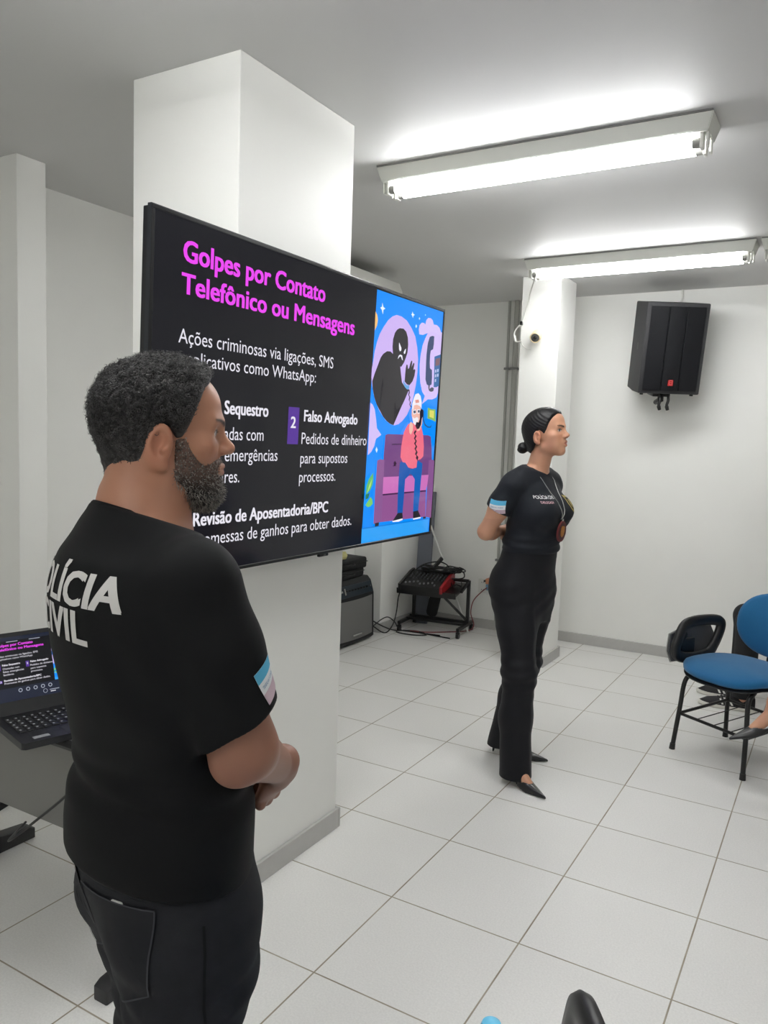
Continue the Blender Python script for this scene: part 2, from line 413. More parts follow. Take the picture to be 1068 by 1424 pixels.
ART = [
((0,0.27,1.0),[(1.053,0.923),(1.587,0.927),(1.583,0.003),(1.041,0.008)]),
((0.03,0.36,0.93),[(1.039,0.067),(1.573,0.067),(1.573,0.004),(1.04,0.008)]),
((0.0,0.2,0.75),[(1.039,0.067),(1.573,0.067),(1.573,0.063),(1.039,0.062)]),
((0.95,0.55,0.2),[(1.049,0.846),(1.063,0.835),(1.069,0.819),(1.066,0.799),(1.051,0.779)]),
((0.85,0.9,1),[(1.093,0.884),(1.102,0.869),(1.117,0.866),(1.103,0.859),(1.101,0.842),(1.092,0.858),(1.08,0.863),(1.092,0.869)]),
((0.8,0.9,1),[(1.321,0.888),(1.328,0.88),(1.341,0.878),(1.33,0.872),(1.328,0.863),(1.32,0.872),(1.312,0.875),(1.319,0.879)]),
((0.7,0.85,1),[(1.38,0.875),(1.386,0.87),(1.382,0.864),(1.376,0.869)]),
((0.5,0.8,1),[(1.428,0.894),(1.434,0.891),(1.429,0.887),(1.424,0.89)]),
((0.7,0.85,1),[(1.109,0.364),(1.119,0.353),(1.112,0.342),(1.103,0.353)]),
((0.7,0.85,1),[(1.356,0.844),(1.365,0.838),(1.358,0.829),(1.351,0.836)]),
((0.62,0.46,0.9),[(1.199,0.856),(1.238,0.856),(1.28,0.847),(1.321,0.824),(1.355,0.797),(1.377,0.756),(1.389,0.714),(1.391,0.663),(1.384,0.611),(1.37,0.566),(1.352,0.525),(1.326,0.491),(1.291,0.466),(1.263,0.453),(1.23,0.447),(1.199,0.451),(1.166,0.463),(1.137,0.481),(1.11,0.501),(1.086,0.527),(1.067,0.553),(1.053,0.585),(1.045,0.611),(1.045,0.645),(1.052,0.672),(1.058,0.706),(1.07,0.74),(1.087,0.772),(1.11,0.799),(1.14,0.828),(1.168,0.845)]),
((0.66,0.52,0.92),[(1.501,0.849),(1.462,0.829),(1.438,0.8),(1.42,0.772),(1.408,0.731),(1.405,0.694),(1.41,0.657),(1.421,0.621),(1.441,0.589),(1.466,0.574),(1.445,0.54),(1.494,0.562),(1.533,0.564),(1.571,0.575),(1.582,0.595),(1.584,0.842),(1.538,0.849)]),
((0.68,0.55,0.93),[(1.386,0.809),(1.38,0.828),(1.384,0.844),(1.402,0.857),(1.421,0.858),(1.431,0.853),(1.438,0.872),(1.453,0.883),(1.475,0.885),(1.493,0.879),(1.505,0.864),(1.532,0.866),(1.557,0.859),(1.573,0.844),(1.572,0.825),(1.537,0.832),(1.494,0.833),(1.455,0.823),(1.416,0.811)]),
((0.03,0.06,0.16),[(1.476,0.811),(1.498,0.818),(1.515,0.818),(1.516,0.788),(1.512,0.766),(1.493,0.759),(1.489,0.74),(1.49,0.71),(1.495,0.688),(1.514,0.682),(1.519,0.652),(1.518,0.624),(1.497,0.617),(1.476,0.621),(1.462,0.64),(1.459,0.684),(1.457,0.736),(1.463,0.785)]),
((0.05,0.06,0.1),[(1.49,0.618),(1.503,0.619),(1.502,0.605),(1.524,0.614),(1.542,0.61),(1.537,0.598),(1.517,0.594),(1.5,0.597),(1.492,0.606)]),
((0.02,0.13,0.36),[(1.528,0.738),(1.583,0.753),(1.585,0.696),(1.586,0.625),(1.562,0.616),(1.538,0.615),(1.534,0.676)]),
((0.2,0.1,0.12),[(1.54,0.73),(1.58,0.739),(1.579,0.709),(1.541,0.701)]),
((0.5,0.55,0.8),[(1.541,0.686),(1.553,0.688),(1.553,0.676),(1.541,0.674)]),
((0.5,0.55,0.8),[(1.559,0.69),(1.573,0.693),(1.573,0.68),(1.559,0.678)]),
((0.5,0.55,0.8),[(1.542,0.667),(1.554,0.669),(1.554,0.657),(1.542,0.655)]),
((0.5,0.55,0.8),[(1.56,0.671),(1.574,0.674),(1.574,0.661),(1.56,0.659)]),
((0.5,0.55,0.8),[(1.543,0.648),(1.555,0.65),(1.555,0.638),(1.543,0.636)]),
((0.022,0.02,0.025),[(1.19,0.71),(1.167,0.718),(1.142,0.716),(1.117,0.704),(1.1,0.689),(1.082,0.658),(1.064,0.628),(1.05,0.599),(1.056,0.572),(1.07,0.543),(1.089,0.519),(1.11,0.501),(1.112,0.536),(1.115,0.58),(1.123,0.626),(1.13,0.591),(1.12,0.536),(1.115,0.498),(1.14,0.477),(1.169,0.461),(1.199,0.451),(1.222,0.448),(1.221,0.5),(1.222,0.542),(1.237,0.508),(1.254,0.513),(1.277,0.523),(1.297,0.547),(1.318,0.577),(1.328,0.589),(1.284,0.603),(1.268,0.613),(1.256,0.644),(1.246,0.674),(1.227,0.69),(1.204,0.698)]),
((0.022,0.02,0.025),[(1.226,0.811),(1.255,0.813),(1.277,0.805),(1.293,0.785),(1.299,0.758),(1.297,0.729),(1.286,0.707),(1.274,0.688),(1.255,0.67),(1.235,0.673),(1.207,0.691),(1.187,0.71),(1.18,0.737),(1.181,0.764),(1.192,0.789),(1.207,0.803)]),
((0.022,0.02,0.025),[(1.288,0.618),(1.289,0.647),(1.291,0.668),(1.295,0.683),(1.304,0.682),(1.309,0.667),(1.318,0.672),(1.324,0.689),(1.332,0.702),(1.34,0.7),(1.337,0.676),(1.343,0.686),(1.351,0.696),(1.358,0.692),(1.352,0.667),(1.361,0.672),(1.369,0.668),(1.364,0.646),(1.351,0.623),(1.329,0.607),(1.308,0.608)]),
((0.12,0.38,0.75),[(1.279,0.624),(1.289,0.612),(1.308,0.604),(1.326,0.607),(1.328,0.594),(1.313,0.588),(1.291,0.597),(1.277,0.611)]),
((0.9,0.88,1),[(1.227,0.759),(1.237,0.75),(1.247,0.74),(1.246,0.73),(1.237,0.726),(1.23,0.733),(1.227,0.747)]),
((0.9,0.88,1),[(1.282,0.742),(1.274,0.736),(1.266,0.726),(1.27,0.72),(1.278,0.722),(1.282,0.731)]),
((0.9,0.88,1),[(1.223,0.696),(1.23,0.71),(1.241,0.715),(1.256,0.713),(1.264,0.695),(1.256,0.697),(1.248,0.707),(1.239,0.708),(1.231,0.701)]),
((0.02,0.02,0.04),[(1.322,0.588),(1.33,0.59),(1.334,0.578),(1.329,0.569),(1.341,0.561),(1.336,0.549),(1.348,0.541),(1.343,0.532),(1.355,0.524),(1.349,0.521),(1.337,0.532),(1.34,0.542),(1.329,0.55),(1.333,0.561),(1.322,0.569),(1.326,0.579)]),
((0.65,0.52,0.92),[(1.044,0.523),(1.061,0.516),(1.077,0.5),(1.09,0.466),(1.1,0.433),(1.134,0.409),(1.098,0.394),(1.088,0.367),(1.071,0.347),(1.047,0.333)]),
((0.25,0.5,0.12),[(1.494,0.529),(1.527,0.524),(1.564,0.525),(1.57,0.498),(1.573,0.474),(1.533,0.481),(1.497,0.485)]),
((0.75,0.72,0.15),[(1.511,0.519),(1.552,0.518),(1.554,0.487),(1.514,0.492)]),
((0.02,0.1,0.3),[(1.451,0.519),(1.462,0.512),(1.463,0.482),(1.478,0.463),(1.5,0.454),(1.523,0.452),(1.539,0.46),(1.531,0.448),(1.504,0.447),(1.476,0.455),(1.455,0.478)]),
((0.17,0.06,0.22),[(1.164,0.409),(1.182,0.413),(1.512,0.416),(1.536,0.411),(1.552,0.361),(1.56,0.313),(1.549,0.248),(1.166,0.251),(1.16,0.33)]),
((0.26,0.1,0.29),[(1.115,0.314),(1.133,0.318),(1.167,0.316),(1.17,0.217),(1.177,0.081),(1.114,0.077),(1.112,0.198)]),
((0.24,0.09,0.27),[(1.533,0.313),(1.563,0.316),(1.583,0.311),(1.589,0.187),(1.595,0.068),(1.535,0.076),(1.532,0.197)]),
((0.6,0.17,0.5),[(1.166,0.251),(1.538,0.252),(1.533,0.213),(1.523,0.188),(1.168,0.185)]),
((0.28,0.09,0.28),[(1.168,0.181),(1.524,0.183),(1.533,0.077),(1.171,0.08)]),
((0.06,0.02,0.08),[(1.168,0.187),(1.523,0.189),(1.524,0.183),(1.168,0.181)]),
((0.06,0.02,0.09),[(1.216,0.377),(1.297,0.379),(1.298,0.375),(1.216,0.372)]),
((0.02,0.02,0.03),[(1.122,0.079),(1.152,0.08),(1.151,0.067),(1.124,0.066)]),
((0.02,0.02,0.03),[(1.511,0.077),(1.538,0.077),(1.536,0.069),(1.512,0.069)]),
((0.03,0.01,0.04),[(1.247,0.312),(1.26,0.302),(1.252,0.294),(1.264,0.292),(1.229,0.291),(1.24,0.295),(1.236,0.305)]),
((0.01,0.1,0.42),[(1.286,0.306),(1.315,0.311),(1.352,0.31),(1.372,0.276),(1.368,0.254),(1.336,0.239),(1.335,0.174),(1.332,0.103),(1.289,0.105),(1.284,0.176),(1.283,0.242)]),
((0.01,0.12,0.46),[(1.368,0.26),(1.372,0.276),(1.401,0.292),(1.435,0.312),(1.474,0.301),(1.475,0.268),(1.471,0.236),(1.469,0.168),(1.463,0.105),(1.419,0.105),(1.417,0.171),(1.416,0.237),(1.39,0.255)]),
((0.02,0.02,0.03),[(1.292,0.107),(1.329,0.106),(1.336,0.083),(1.311,0.076),(1.255,0.077),(1.265,0.086)]),
((0.9,0.88,0.95),[(1.253,0.078),(1.334,0.083),(1.335,0.077),(1.303,0.072),(1.255,0.074)]),
((0.02,0.02,0.03),[(1.419,0.105),(1.461,0.107),(1.488,0.08),(1.479,0.073),(1.423,0.075)]),
((0.9,0.88,0.95),[(1.421,0.077),(1.488,0.079),(1.489,0.073),(1.424,0.071)]),
((0.86,0.16,0.24),[(1.333,0.456),(1.314,0.439),(1.301,0.423),(1.293,0.395),(1.287,0.366),(1.286,0.326),(1.307,0.306),(1.328,0.305),(1.348,0.316),(1.355,0.285),(1.39,0.28),(1.424,0.284),(1.427,0.313),(1.456,0.318),(1.477,0.33),(1.477,0.368),(1.465,0.414),(1.445,0.447),(1.424,0.459),(1.383,0.464)]),
((0.85,0.5,0.42),[(1.341,0.44),(1.345,0.461),(1.356,0.466),(1.373,0.454),(1.373,0.434),(1.36,0.415),(1.347,0.422)]),
((0.85,0.5,0.42),[(1.409,0.494),(1.427,0.501),(1.448,0.49),(1.449,0.462),(1.433,0.435),(1.411,0.43),(1.405,0.457)]),
((0.88,0.5,0.42),[(1.353,0.514),(1.36,0.53),(1.388,0.536),(1.417,0.533),(1.432,0.518),(1.433,0.484),(1.417,0.461),(1.389,0.456),(1.368,0.469),(1.355,0.492)]),
((0.88,0.86,0.92),[(1.363,0.486),(1.38,0.48),(1.401,0.487),(1.414,0.48),(1.408,0.459),(1.393,0.452),(1.373,0.46)]),
((0.88,0.85,0.93),[(1.356,0.514),(1.354,0.536),(1.363,0.557),(1.376,0.575),(1.399,0.581),(1.42,0.571),(1.432,0.548),(1.434,0.522),(1.417,0.531),(1.391,0.535),(1.37,0.531),(1.366,0.514)]),
((0.75,0.3,0.25),[(1.376,0.552),(1.404,0.556),(1.412,0.545),(1.381,0.54)]),
((0.9,0.9,1),[(1.36,0.511),(1.387,0.516),(1.393,0.5),(1.368,0.495)]),
((0.1,0.1,0.15),[(1.365,0.509),(1.385,0.512),(1.388,0.502),(1.371,0.499)]),
((0.9,0.9,1),[(1.397,0.516),(1.422,0.519),(1.424,0.503),(1.402,0.5)]),
((0.1,0.1,0.15),[(1.402,0.513),(1.418,0.516),(1.419,0.505),(1.405,0.504)]),
((0.012,0.012,0.03),[(1.389,0.452),(1.397,0.467),(1.416,0.465),(1.424,0.48),(1.42,0.51),(1.431,0.521),(1.448,0.516),(1.451,0.493),(1.44,0.481),(1.437,0.458),(1.423,0.441),(1.404,0.438)]),
((0.012,0.012,0.03),[(1.389,0.434),(1.402,0.43),(1.391,0.419),(1.406,0.411),(1.396,0.4),(1.41,0.391),(1.401,0.379),(1.416,0.369),(1.407,0.358),(1.423,0.346),(1.414,0.336),(1.432,0.327),(1.427,0.312),(1.411,0.322),(1.415,0.331),(1.401,0.339),(1.409,0.349),(1.394,0.36),(1.403,0.37),(1.388,0.381),(1.398,0.391),(1.384,0.401),(1.393,0.412),(1.379,0.422)]),
((0.12,0.5,0.14),[(1.042,0.187),(1.043,0.221),(1.056,0.246),(1.084,0.269),(1.088,0.247),(1.085,0.226),(1.071,0.206),(1.054,0.196)]),
((0.45,0.75,0.2),[(1.049,0.193),(1.061,0.224),(1.08,0.247),(1.072,0.22)]),
((0.2,0.6,0.15),[(1.043,0.152),(1.057,0.164),(1.076,0.18),(1.088,0.171),(1.094,0.155),(1.08,0.146),(1.059,0.143)]),
((0.02,0.2,0.1),[(1.039,0.19),(1.067,0.195),(1.059,0.176),(1.041,0.172)]),
]

MAG = (.82, .07, .86); WHT = (.78, .76, .83)
TEXTS = [("Golpes por Contato", .108, .734, .825, .052, MAG, .045), ("Telefônico ou Mensagens", .105, .917, .745, .050, MAG, .045),
 ("Ações criminosas via ligações, SMS", .098, .801, .620, .036, WHT, 0), ("e aplicativos como WhatsApp:", .097, .706, .566, .035, WHT, 0),
 ("Falso Sequestro", .172, .471, .447, .036, WHT, .04), ("Chamadas com", .172, .454, .375, .036, WHT, 0), ("falsas emergências", .172, .525, .315, .036, WHT, 0), ("familiares.", .172, .353, .254, .036, WHT, 0),
 ("2", .585, .609, .418, .034, WHT, .04), ("Falso Advogado", .653, .968, .441, .035, WHT, .04), ("Pedidos de dinheiro", .644, 1.037, .3685, .036, WHT, 0), ("para supostos", .643, .917, .306, .036, WHT, 0), ("processos.", .641, .848, .2455, .036, WHT, 0),
 ("1", .112, .119, .424, .034, WHT, .04), ("3", .106, .126, .126, .034, WHT, .04),
 ("Revisão de Aposentadoria/BPC", .173, .812, .140, .036, WHT, .04), ("Promessas de ganhos para obter dados.", .173, .965, .084, .036, WHT, 0)]
PUR = (.09, .03, .30)
def rect(c, x0, y0, x1, y1): return poly(c, [(x0, y0), (x1, y0), (x1, y1), (x0, y1)])
art_layers = [poly(c, P) for c, P in ART]
for i, (c, V, F) in enumerate(art_layers):   # keep the picture inside the screen
    art_layers[i] = (c, [(min(v[0], TVW-bz-.001), min(max(v[1], bz+.001), TVH-bz-.001)) for v in V], F)
picture('slide_illustration', art_layers, M_scr, scr)
boxes = [rect(PUR, .570, .367, .626, .482), rect(PUR, .090, .367, .141, .482), rect(PUR, .090, .117, .141, .169)]
txt_layers = list(boxes)
for b_ in boxes: picture('number_box', [b_], M_scr, scr, depth0=.0004)
for s, x0, x1, y, cap, c, bold in TEXTS:
    V, F = fit_text(s, x0, x1, y, cap, bold); txt_layers.append((c, V, F))
    picture('slide_number' if len(s) == 1 else 'slide_title_text' if c is MAG else 'slide_text', [(c, V, F)], M_scr, scr, depth0=.0007)
bm = B(); box(bm, (.775, -.012, -.010), (.829, -.001, .002), .003); obj('logo_plate', bm, M_bez, tv)
bm = B()
V, F = fit_text('LG', .799, .811, -.009, .005, .02)
vs = [bm.verts.new((v[0], v[1], .0023)) for v in V]
for f in F: bm.faces.new([vs[k] for k in f])
obj('logo', bm, mat('logo_grey', (150, 150, 152)), tv)
bm = B(); box(bm, (.55, .25, -.105), (1.0, .65, -.033), .004); obj('wall_bracket', bm, M_blackm, tv)

# ------------------------------------------------------------------ loudspeaker on the back wall
sp = thing('loudspeaker', 'black loudspeaker with red badge, tilted on a bracket high on the back wall', 'loudspeaker', (.53, 3.95, 2.235), math.radians(30))
def spk(bm, *a): return a
W2, D2, HH = .205, .175, .30
out = [(-W2, -D2), (W2, -D2), (W2*.98, -.03), (W2*.86, D2), (-W2*.86, D2), (-W2*.98, -.03)]
TS = Euler((math.radians(11), 0, 0)).to_matrix().to_4x4()
bm = B(); prism(bm, out, -HH, HH, TS, bev=.008); obj('cabinet', bm, mat('speaker_paint', (44, 44, 46), rough=.6, bump=.25, bscale=400), sp, True, 40)
M_grl = mat('speaker_grille', (27, 28, 33), rough=.55, noise=.25, nscale=900)
bm = B()
xs = [-.178, -.062, -.052, .052, .062, .178]
pr = [(-.18, 0), (-.064, -.004), (-.058, .004), (-.052, -.004), (0, -.010), (.052, -.004), (.058, .004), (.064, -.004), (.18, 0)]
a = [bm.verts.new(TS @ Vector((x, -D2-.008+y, -.275))) for x, y in pr]; b_ = [bm.verts.new(TS @ Vector((x, -D2-.008+y, .275))) for x, y in pr]
for i in range(len(pr)-1): bm.faces.new((a[i], a[i+1], b_[i+1], b_[i]))
bmesh.ops.solidify(bm, geom=bm.faces[:], thickness=-.006)
obj('grille', bm, M_grl, sp, True, 25)
M_red = mat('badge_red', (160, 12, 18), rough=.4); M_pink = mat('badge_pink', (205, 92, 92))
bm = B(); box(bm, (-.018, -D2-.0235, -.243), (.018, -D2-.0175, -.203), .004, 2, TS); lg = obj('badge', bm, M_red, sp)
bm = B()
for lo, hi in (((-.012, -.236), (-.008, -.204)), ((.008, -.236), (.012, -.204)), ((-.012, -.208), (.012, -.204)), ((-.012, -.222), (.012, -.218)), ((-.012, -.236), (.012, -.232))):
    box(bm, (lo[0], -D2-.0245, lo[1]), (hi[0], -D2-.0234, hi[1]), 0, 1, TS)
obj('badge_mark', bm, M_pink, lg)
bm = B(); box(bm, (-W2*.965-.004, -.06, -.02), (-W2*.965+.006, -.02, .03), .003, 2, TS); obj('side_handle', bm, M_blackm, sp)
for (x, y) in ((-.17, -.14), (.17, -.14), (.1, .13)):
    bm = B(); cyl(bm, TS @ Vector((x, y, -HH-.012)), TS @ Vector((x, y, -HH+.002)), .012); obj('foot', bm, M_black, sp, True)
bm = B(); box(bm, (-.06, -.05, -HH-.035), (.06, .08, -HH-.002), .004, 2, TS); cyl(bm, (.0, .03, -.37), (.0, .03, -.31), .02); tube(bm, [(0, .03, -.36), (0, .12, -.37), (.06, .2, -.34)], .018)
obj('wall_bracket', bm, M_blackm, sp, True)
for k, x in enumerate((-.025, .03)):
    bm = B(); pts = catmull([(x, -.02, -.31), (x+.004, -.03, -.36), (x-.004, -.028, -.40), (x+.006, -.02, -.43)], 6); tube(bm, pts, .010, 8); cyl(bm, pts[-6], pts[-1], .013, .011)
    obj('cable_plug', bm, M_black, sp, True)
bm = B(); tube(bm, catmull([(.57, 4.225, H-.002), (.572, 4.235, 2.62), (.56, 4.22, 2.57), (.56, 4.12, 2.52)], 8), .007, 8)
tag(obj('cable', bm, M_wcable, None, True), 'white cable running from the ceiling down behind the wall loudspeaker', 'cable')

# ------------------------------------------------------------------ security camera on the back pillar with its cable
sc_ = thing('security_camera', 'small white bullet security camera on the back pillar', 'camera', (-.195, BPL[1], 2.275))
bm = B(); lathe(bm, [(.034, 0), (.034, .01), (.028, .016), (.012, .02)], axis=(0, -1, 0)); obj('mount', bm, M_white, sc_, True)
bm = B(); ax = Vector((.12, -.9, -.42)).normalized()
lathe(bm, [(.02, .0), (.033, .006), (.035, .03), (.035, .088), (.032, .092), (.028, .086)], c=Vector((0, -.018, .006)), axis=ax); obj('body', bm, mat('camera_cream', (226, 208, 168), rough=.4), sc_, True)
bm = B(); lathe(bm, [(.028, .0), (.027, .004), (.014, .006), (.012, .003)], c=Vector((0, -.018, .006))+ax*.084, axis=ax); ln = obj('lens_ring', bm, mat('lens_ring_grey', (78, 78, 76), rough=.3), sc_, True)
bm = B(); sph(bm, Vector((0, -.018, .006))+ax*.086, .012); obj('lens', bm, mat('lens_glass', (10, 10, 14), rough=.05), ln, True)
bm = B(); pts = catmull([(-.05, 2.93, 2.575), (-.22, 3.30, 2.55), (-.275, 3.40, 2.48), (-.315, 3.408, 2.355), (-.335, 3.405, 2.34), (-.365, 3.41, 2.30), (-.362, 3.41, 2.245), (-.335, 3.41, 2.235), (-.31, 3.412, 2.24)], 8)
tube(bm, pts, .0045, 8)
wc = obj('camera_cable', bm, M_wcable, None, True); tag(wc, 'thin white cable dangling from the lamp down the back pillar edge', 'cable')
bm = B(); cyl(bm, (-.364, 3.41, 2.275), (-.352, 3.41, 2.236), .009, .007); obj('connector', bm, M_white, wc, True)
bm = B(); box(bm, (-.326, 3.40, 2.345), (-.308, 3.419, 2.372), .004); obj('clip', bm, M_black, wc)
bm = B(); tube(bm, catmull([(-.318, 3.416, 2.235), (-.30, 3.416, 2.205), (-.27, 3.416, 2.185), (-.24, 3.416, 2.18)], 6), .003, 6); obj('wire_tail', bm, M_wcable, wc, True)

# conduits on the back wall
M_cond = mat('conduit_paint', (168, 168, 162), rough=.5)
for x, r, lab in ((-.735, .011, 'thin painted conduit on the back wall, left of its pair'), (-.672, .021, 'thicker painted conduit pipe on the back wall beside the pillar')):
    o = thing('conduit_pipe', lab, 'pipe', (x, YB-.022, .078), 0, 'conduits on the back wall')
    bm = B(); cyl(bm, (0, 0, 0), (0, 0, H-.08), r, seg=14); obj('pipe', bm, M_cond, o, True)
    for z in (.5, 2.05):
        bm = B(); box(bm, (-r-.012, -r-.003, z), (r+.012, .021, z+.018), .003); obj('clamp', bm, M_grey, o)

# ------------------------------------------------------------------ power outlet with plugs
ou = thing('power_outlet', 'white wall outlet with plugs low on the back wall beside the cart', 'outlet', (-.865, YB, .355))
bm = B(); box(bm, (-.04, -.012, -.06), (.04, 0, .06), .004); obj('cover_plate', bm, M_white, ou)
for z in (-.03, .03):
    for x in (-.009, .009): bm = B(); cyl(bm, (x, -.0125, z), (x, -.0115, z), .0035, seg=10); obj('socket_hole', bm, M_black, ou)
for nm, lo, hi, rgb, lb in (('plug', (.045, -.07, .03), (.10, -.002, .075), (205, 140, 105), 'orange plug'), ('plug', (.045, -.06, -.022), (.11, -.002, .026), (120, 160, 190), 'pale blue plug'), ('plug', (.05, -.055, -.062), (.12, -.002, -.026), (225, 225, 222), 'white plug'), ('plug', (.03, -.075, .045), (.05, -.02, .062), (20, 20, 20), 'black plug')):
    bm = B(); box(bm, lo, hi, .006); o = obj(nm, bm, mat('plug_'+lb.split()[0], rgb), ou); o['label'] = lb

# ------------------------------------------------------------------ keyboard amplifier and the cases on it
am = thing('amplifier', 'grey and black amplifier on the floor behind the near pillar', 'amplifier', (XL+.015, 2.87, 0))
AW, AD, AH = .52, .285, .49
M_amp = mat('amp_vinyl', (22, 23, 25), rough=.6, bump=.3, bscale=500)
# profile in (x, z): front leans back at the control panel
prof = [(0, .012), (AD-.01, .012), (AD+.01, .03), (AD, .365), (AD-.03, .46), (AD-.06, AH), (0, AH)]
bm = B(); prism(bm, prof, 0, AW, M, bev=.006); obj('cabinet', bm, M_amp, am, True, 25)
bm = B()
n = 12; A_, B_ = [], []
for k in range(n+1):
    yy = .03+(AW-.06)*k/n; bul = .02*math.sin(PI*k/n)
    A_.append(bm.verts.new((AD+.011+bul, yy, .055))); B_.append(bm.verts.new((AD+.003+bul, yy, .352)))
for k in range(n): bm.faces.new((A_[k], A_[k+1], B_[k+1], B_[k]))
bmesh.ops.solidify(bm, geom=bm.faces[:], thickness=-.004)
gr = obj('grille', bm, mat('amp_grille', (150, 150, 148), rough=.6, metal=0, noise=.12, nscale=1200), am, True)
bm = B(); box(bm, (AD+.028, .19, .082), (AD+.034, .31, .095), .002); obj('name_badge', bm, M_chrome, gr)
MP = Matrix.Translation((AD, 0, .365)) @ Euler((0, math.radians(-17.5), 0)).to_matrix().to_4x4()
bm = B(); box(bm, (-.004, .015, .008), (.004, AW-.015, .095), .002, 1, MP); cp = obj('control_panel', bm, mat('amp_panel', (24, 38, 48), rough=.35), am)
for k in range(9):
    bm = B(); yk = .15+.04*k; cyl(bm, MP @ Vector((.002, yk, .055)), MP @ Vector((.016, yk, .055)), .009, .007, 12); obj('knob', bm, M_blackm if k < 8 else M_chrome, cp, True)
bm = B(); box(bm, (.003, .05, .05), (.008, .10, .066), .001, 1, MP); box(bm, (.003, .115, .03), (.010, .135, .08), .001, 1, MP); obj('input_jack', bm, M_chrome, cp)
for y in (.06, AW-.06):
    for x in (.05, AD-.05):
        bm = B(); cyl(bm, (x, y, 0), (x, y, .014), .018); obj('foot', bm, M_black, am, True)
M_bag = mat('black_nylon', (20, 21, 23), rough=.7, bump=.3, bscale=300)
def eqcase(nm, loc, rz, dims, lab):
    o = thing(nm, lab, 'equipment case', loc, rz, 'black cases on the amplifier')
    x, y, z = dims
    bm = B(); box(bm, (-x/2, -y/2, 0), (x/2, y/2, z), .018, 3); obj('shell', bm, M_bag, o, True)
    bm = B(); box(bm, (-x/2-.003, -y/2-.003, z*.55), (x/2+.003, y/2+.003, z*.62), .002); obj('seam', bm, M_blackm, o)
    bm = B(); tube(bm, catmull([(x/2, -.06, z*.5), (x/2+.022, -.05, z*.5), (x/2+.022, .05, z*.5), (x/2, .06, z*.5)], 5), .006, 8); obj('handle', bm, M_black, o, True)
    return o
eqcase('equipment_case', (-1.575, 3.10, AH), math.radians(4), (.22, .50, .072), 'lower black case lying directly on the amplifier')
eqcase('equipment_case', (-1.57, 3.09, AH+.072), math.radians(-5), (.23, .48, .085), 'upper black case, topmost on the amplifier stack')
bm = B(); sph(bm, (0, 0, 0), .05, (.9, 1.25, .62), 20, 14)
for v in bm.verts: v.co += v.normal*.006*math.sin(v.co.x*160)*math.cos(v.co.y*130+1)
o = obj('cleaning_sponge', bm, mat('sponge_yellow', (190, 184, 128), rough=.9, bump=.5, bscale=150), None, True); o.location = (-1.50, 3.05, AH+.157+.028)
tag(o, 'pale yellow crumpled sponge on the black cases over the amplifier', 'sponge')

# ------------------------------------------------------------------ cart with mixer in the back corner
ct = thing('equipment_cart', 'black metal cart on casters in the back corner', 'cart', (-1.13, 3.92, 0), math.radians(6))
CW, CD = .25, .18
def bar(name, a, b, r=.012, parent=ct):
    bm = B(); a = Vector(a); b = Vector(b); d = (b-a).normalized()
    tube(bm, [a, b], r, prof=[(r, r), (-r, r), (-r, -r), (r, -r)]); return obj(name, bm, M_blackm, parent)
bar('base_beam', (-CW, -CD, .07), (-CW, CD, .07)); bar('base_beam', (CW, -CD, .07), (CW, CD, .07)); bar('cross_beam', (-CW, .06, .085), (CW, .06, .085), .014); bar('cross_beam', (-CW, -.02, .08), (CW, -.02, .08), .009)
bar('upright', (-CW+.03, .06, .08), (-CW+.03, .06, .43)); bar('upright', (CW, .06, .08), (CW, .06, .43)); bar('top_bar', (-CW+.03, .06, .425), (CW, .06, .425)); bar('top_bar', (CW, .06, .42), (CW-.01, -.10, .36), .010)
bar('brace', (CW-.01, .05, .11), (.05, -.05, .32), .010); bar('brace', (-CW+.03, .06, .3), (-.12, -.05, .33), .008)
MS = Matrix.Translation((-.02, -.04, .352)) @ Euler((math.radians(8), 0, 0)).to_matrix().to_4x4()
bm = B(); box(bm, (-.25, -.16, 0), (.25, .17, .02), .004, 2, MS); box(bm, (-.25, -.165, -.015), (.25, -.155, .03), .002, 1, MS); obj('shelf', bm, M_blackm, ct)
for sx in (-1, 1):
    for y in (-CD+.01, CD-.01):
        bm = B(); cyl(bm, (sx*CW-.011, y, .024), (sx*CW+.011, y, .024), .024, seg=18); cyl(bm, (sx*CW, y, .04), (sx*CW, y, .062), .007); box(bm, (sx*CW-.015, y-.012, .035), (sx*CW+.015, y+.012, .052), .003)
        obj('caster', bm, M_black, ct, True)
bm = B(); prism(bm, roundrect(.09, .2, .03), -.012, .012, Matrix.Translation((-.05, .05, .20)) @ Euler((math.radians(90), math.radians(12), 0)).to_matrix().to_4x4(), .004); tag(obj('cloth_bag', bm, M_bag, None, True), 'limp black bag hanging under the cart shelf', 'bag'); bpy.data.objects['cloth_bag'].location = (-1.13, 3.92, 0)
# the mixer lies on the shelf
mxr = thing('audio_mixer', 'black audio mixer with a red right end lying on the cart', 'mixer', (0, 0, 0)); mxr.matrix_world = Matrix.Translation((-1.13, 3.92, 0)) @ Euler((0, 0, math.radians(6))).to_matrix().to_4x4() @ MS @ Matrix.Translation((-.045, -.02, .021))
prof = [(-.15, .0), (.15, .0), (.15, .085), (.09, .08), (-.15, .04)]   # (y, z)
MY = Matrix(((0, 0, 1, 0), (1, 0, 0, 0), (0, 1, 0, 0), (0, 0, 0, 1)))
bm = B(); prism(bm, prof, -.165, .165, MY, .003); obj('body', bm, M_black, mxr)
for sx in (-1, 1):
    bm = B(); prism(bm, [(-.156, -.002), (.156, -.002), (.156, .095), (.09, .09), (-.156, .05)], sx*.176-.012, sx*.176+.012, MY, .004); o = obj('end_cheek', bm, mat('mixer_red', (150, 22, 30), rough=.4) if sx > 0 else M_black, mxr); o['label'] = 'red end cheek' if sx > 0 else 'black end cheek'
def mz(y): return .04+(y+.15)*.04/.24 if y < .09 else .082
bm = B()
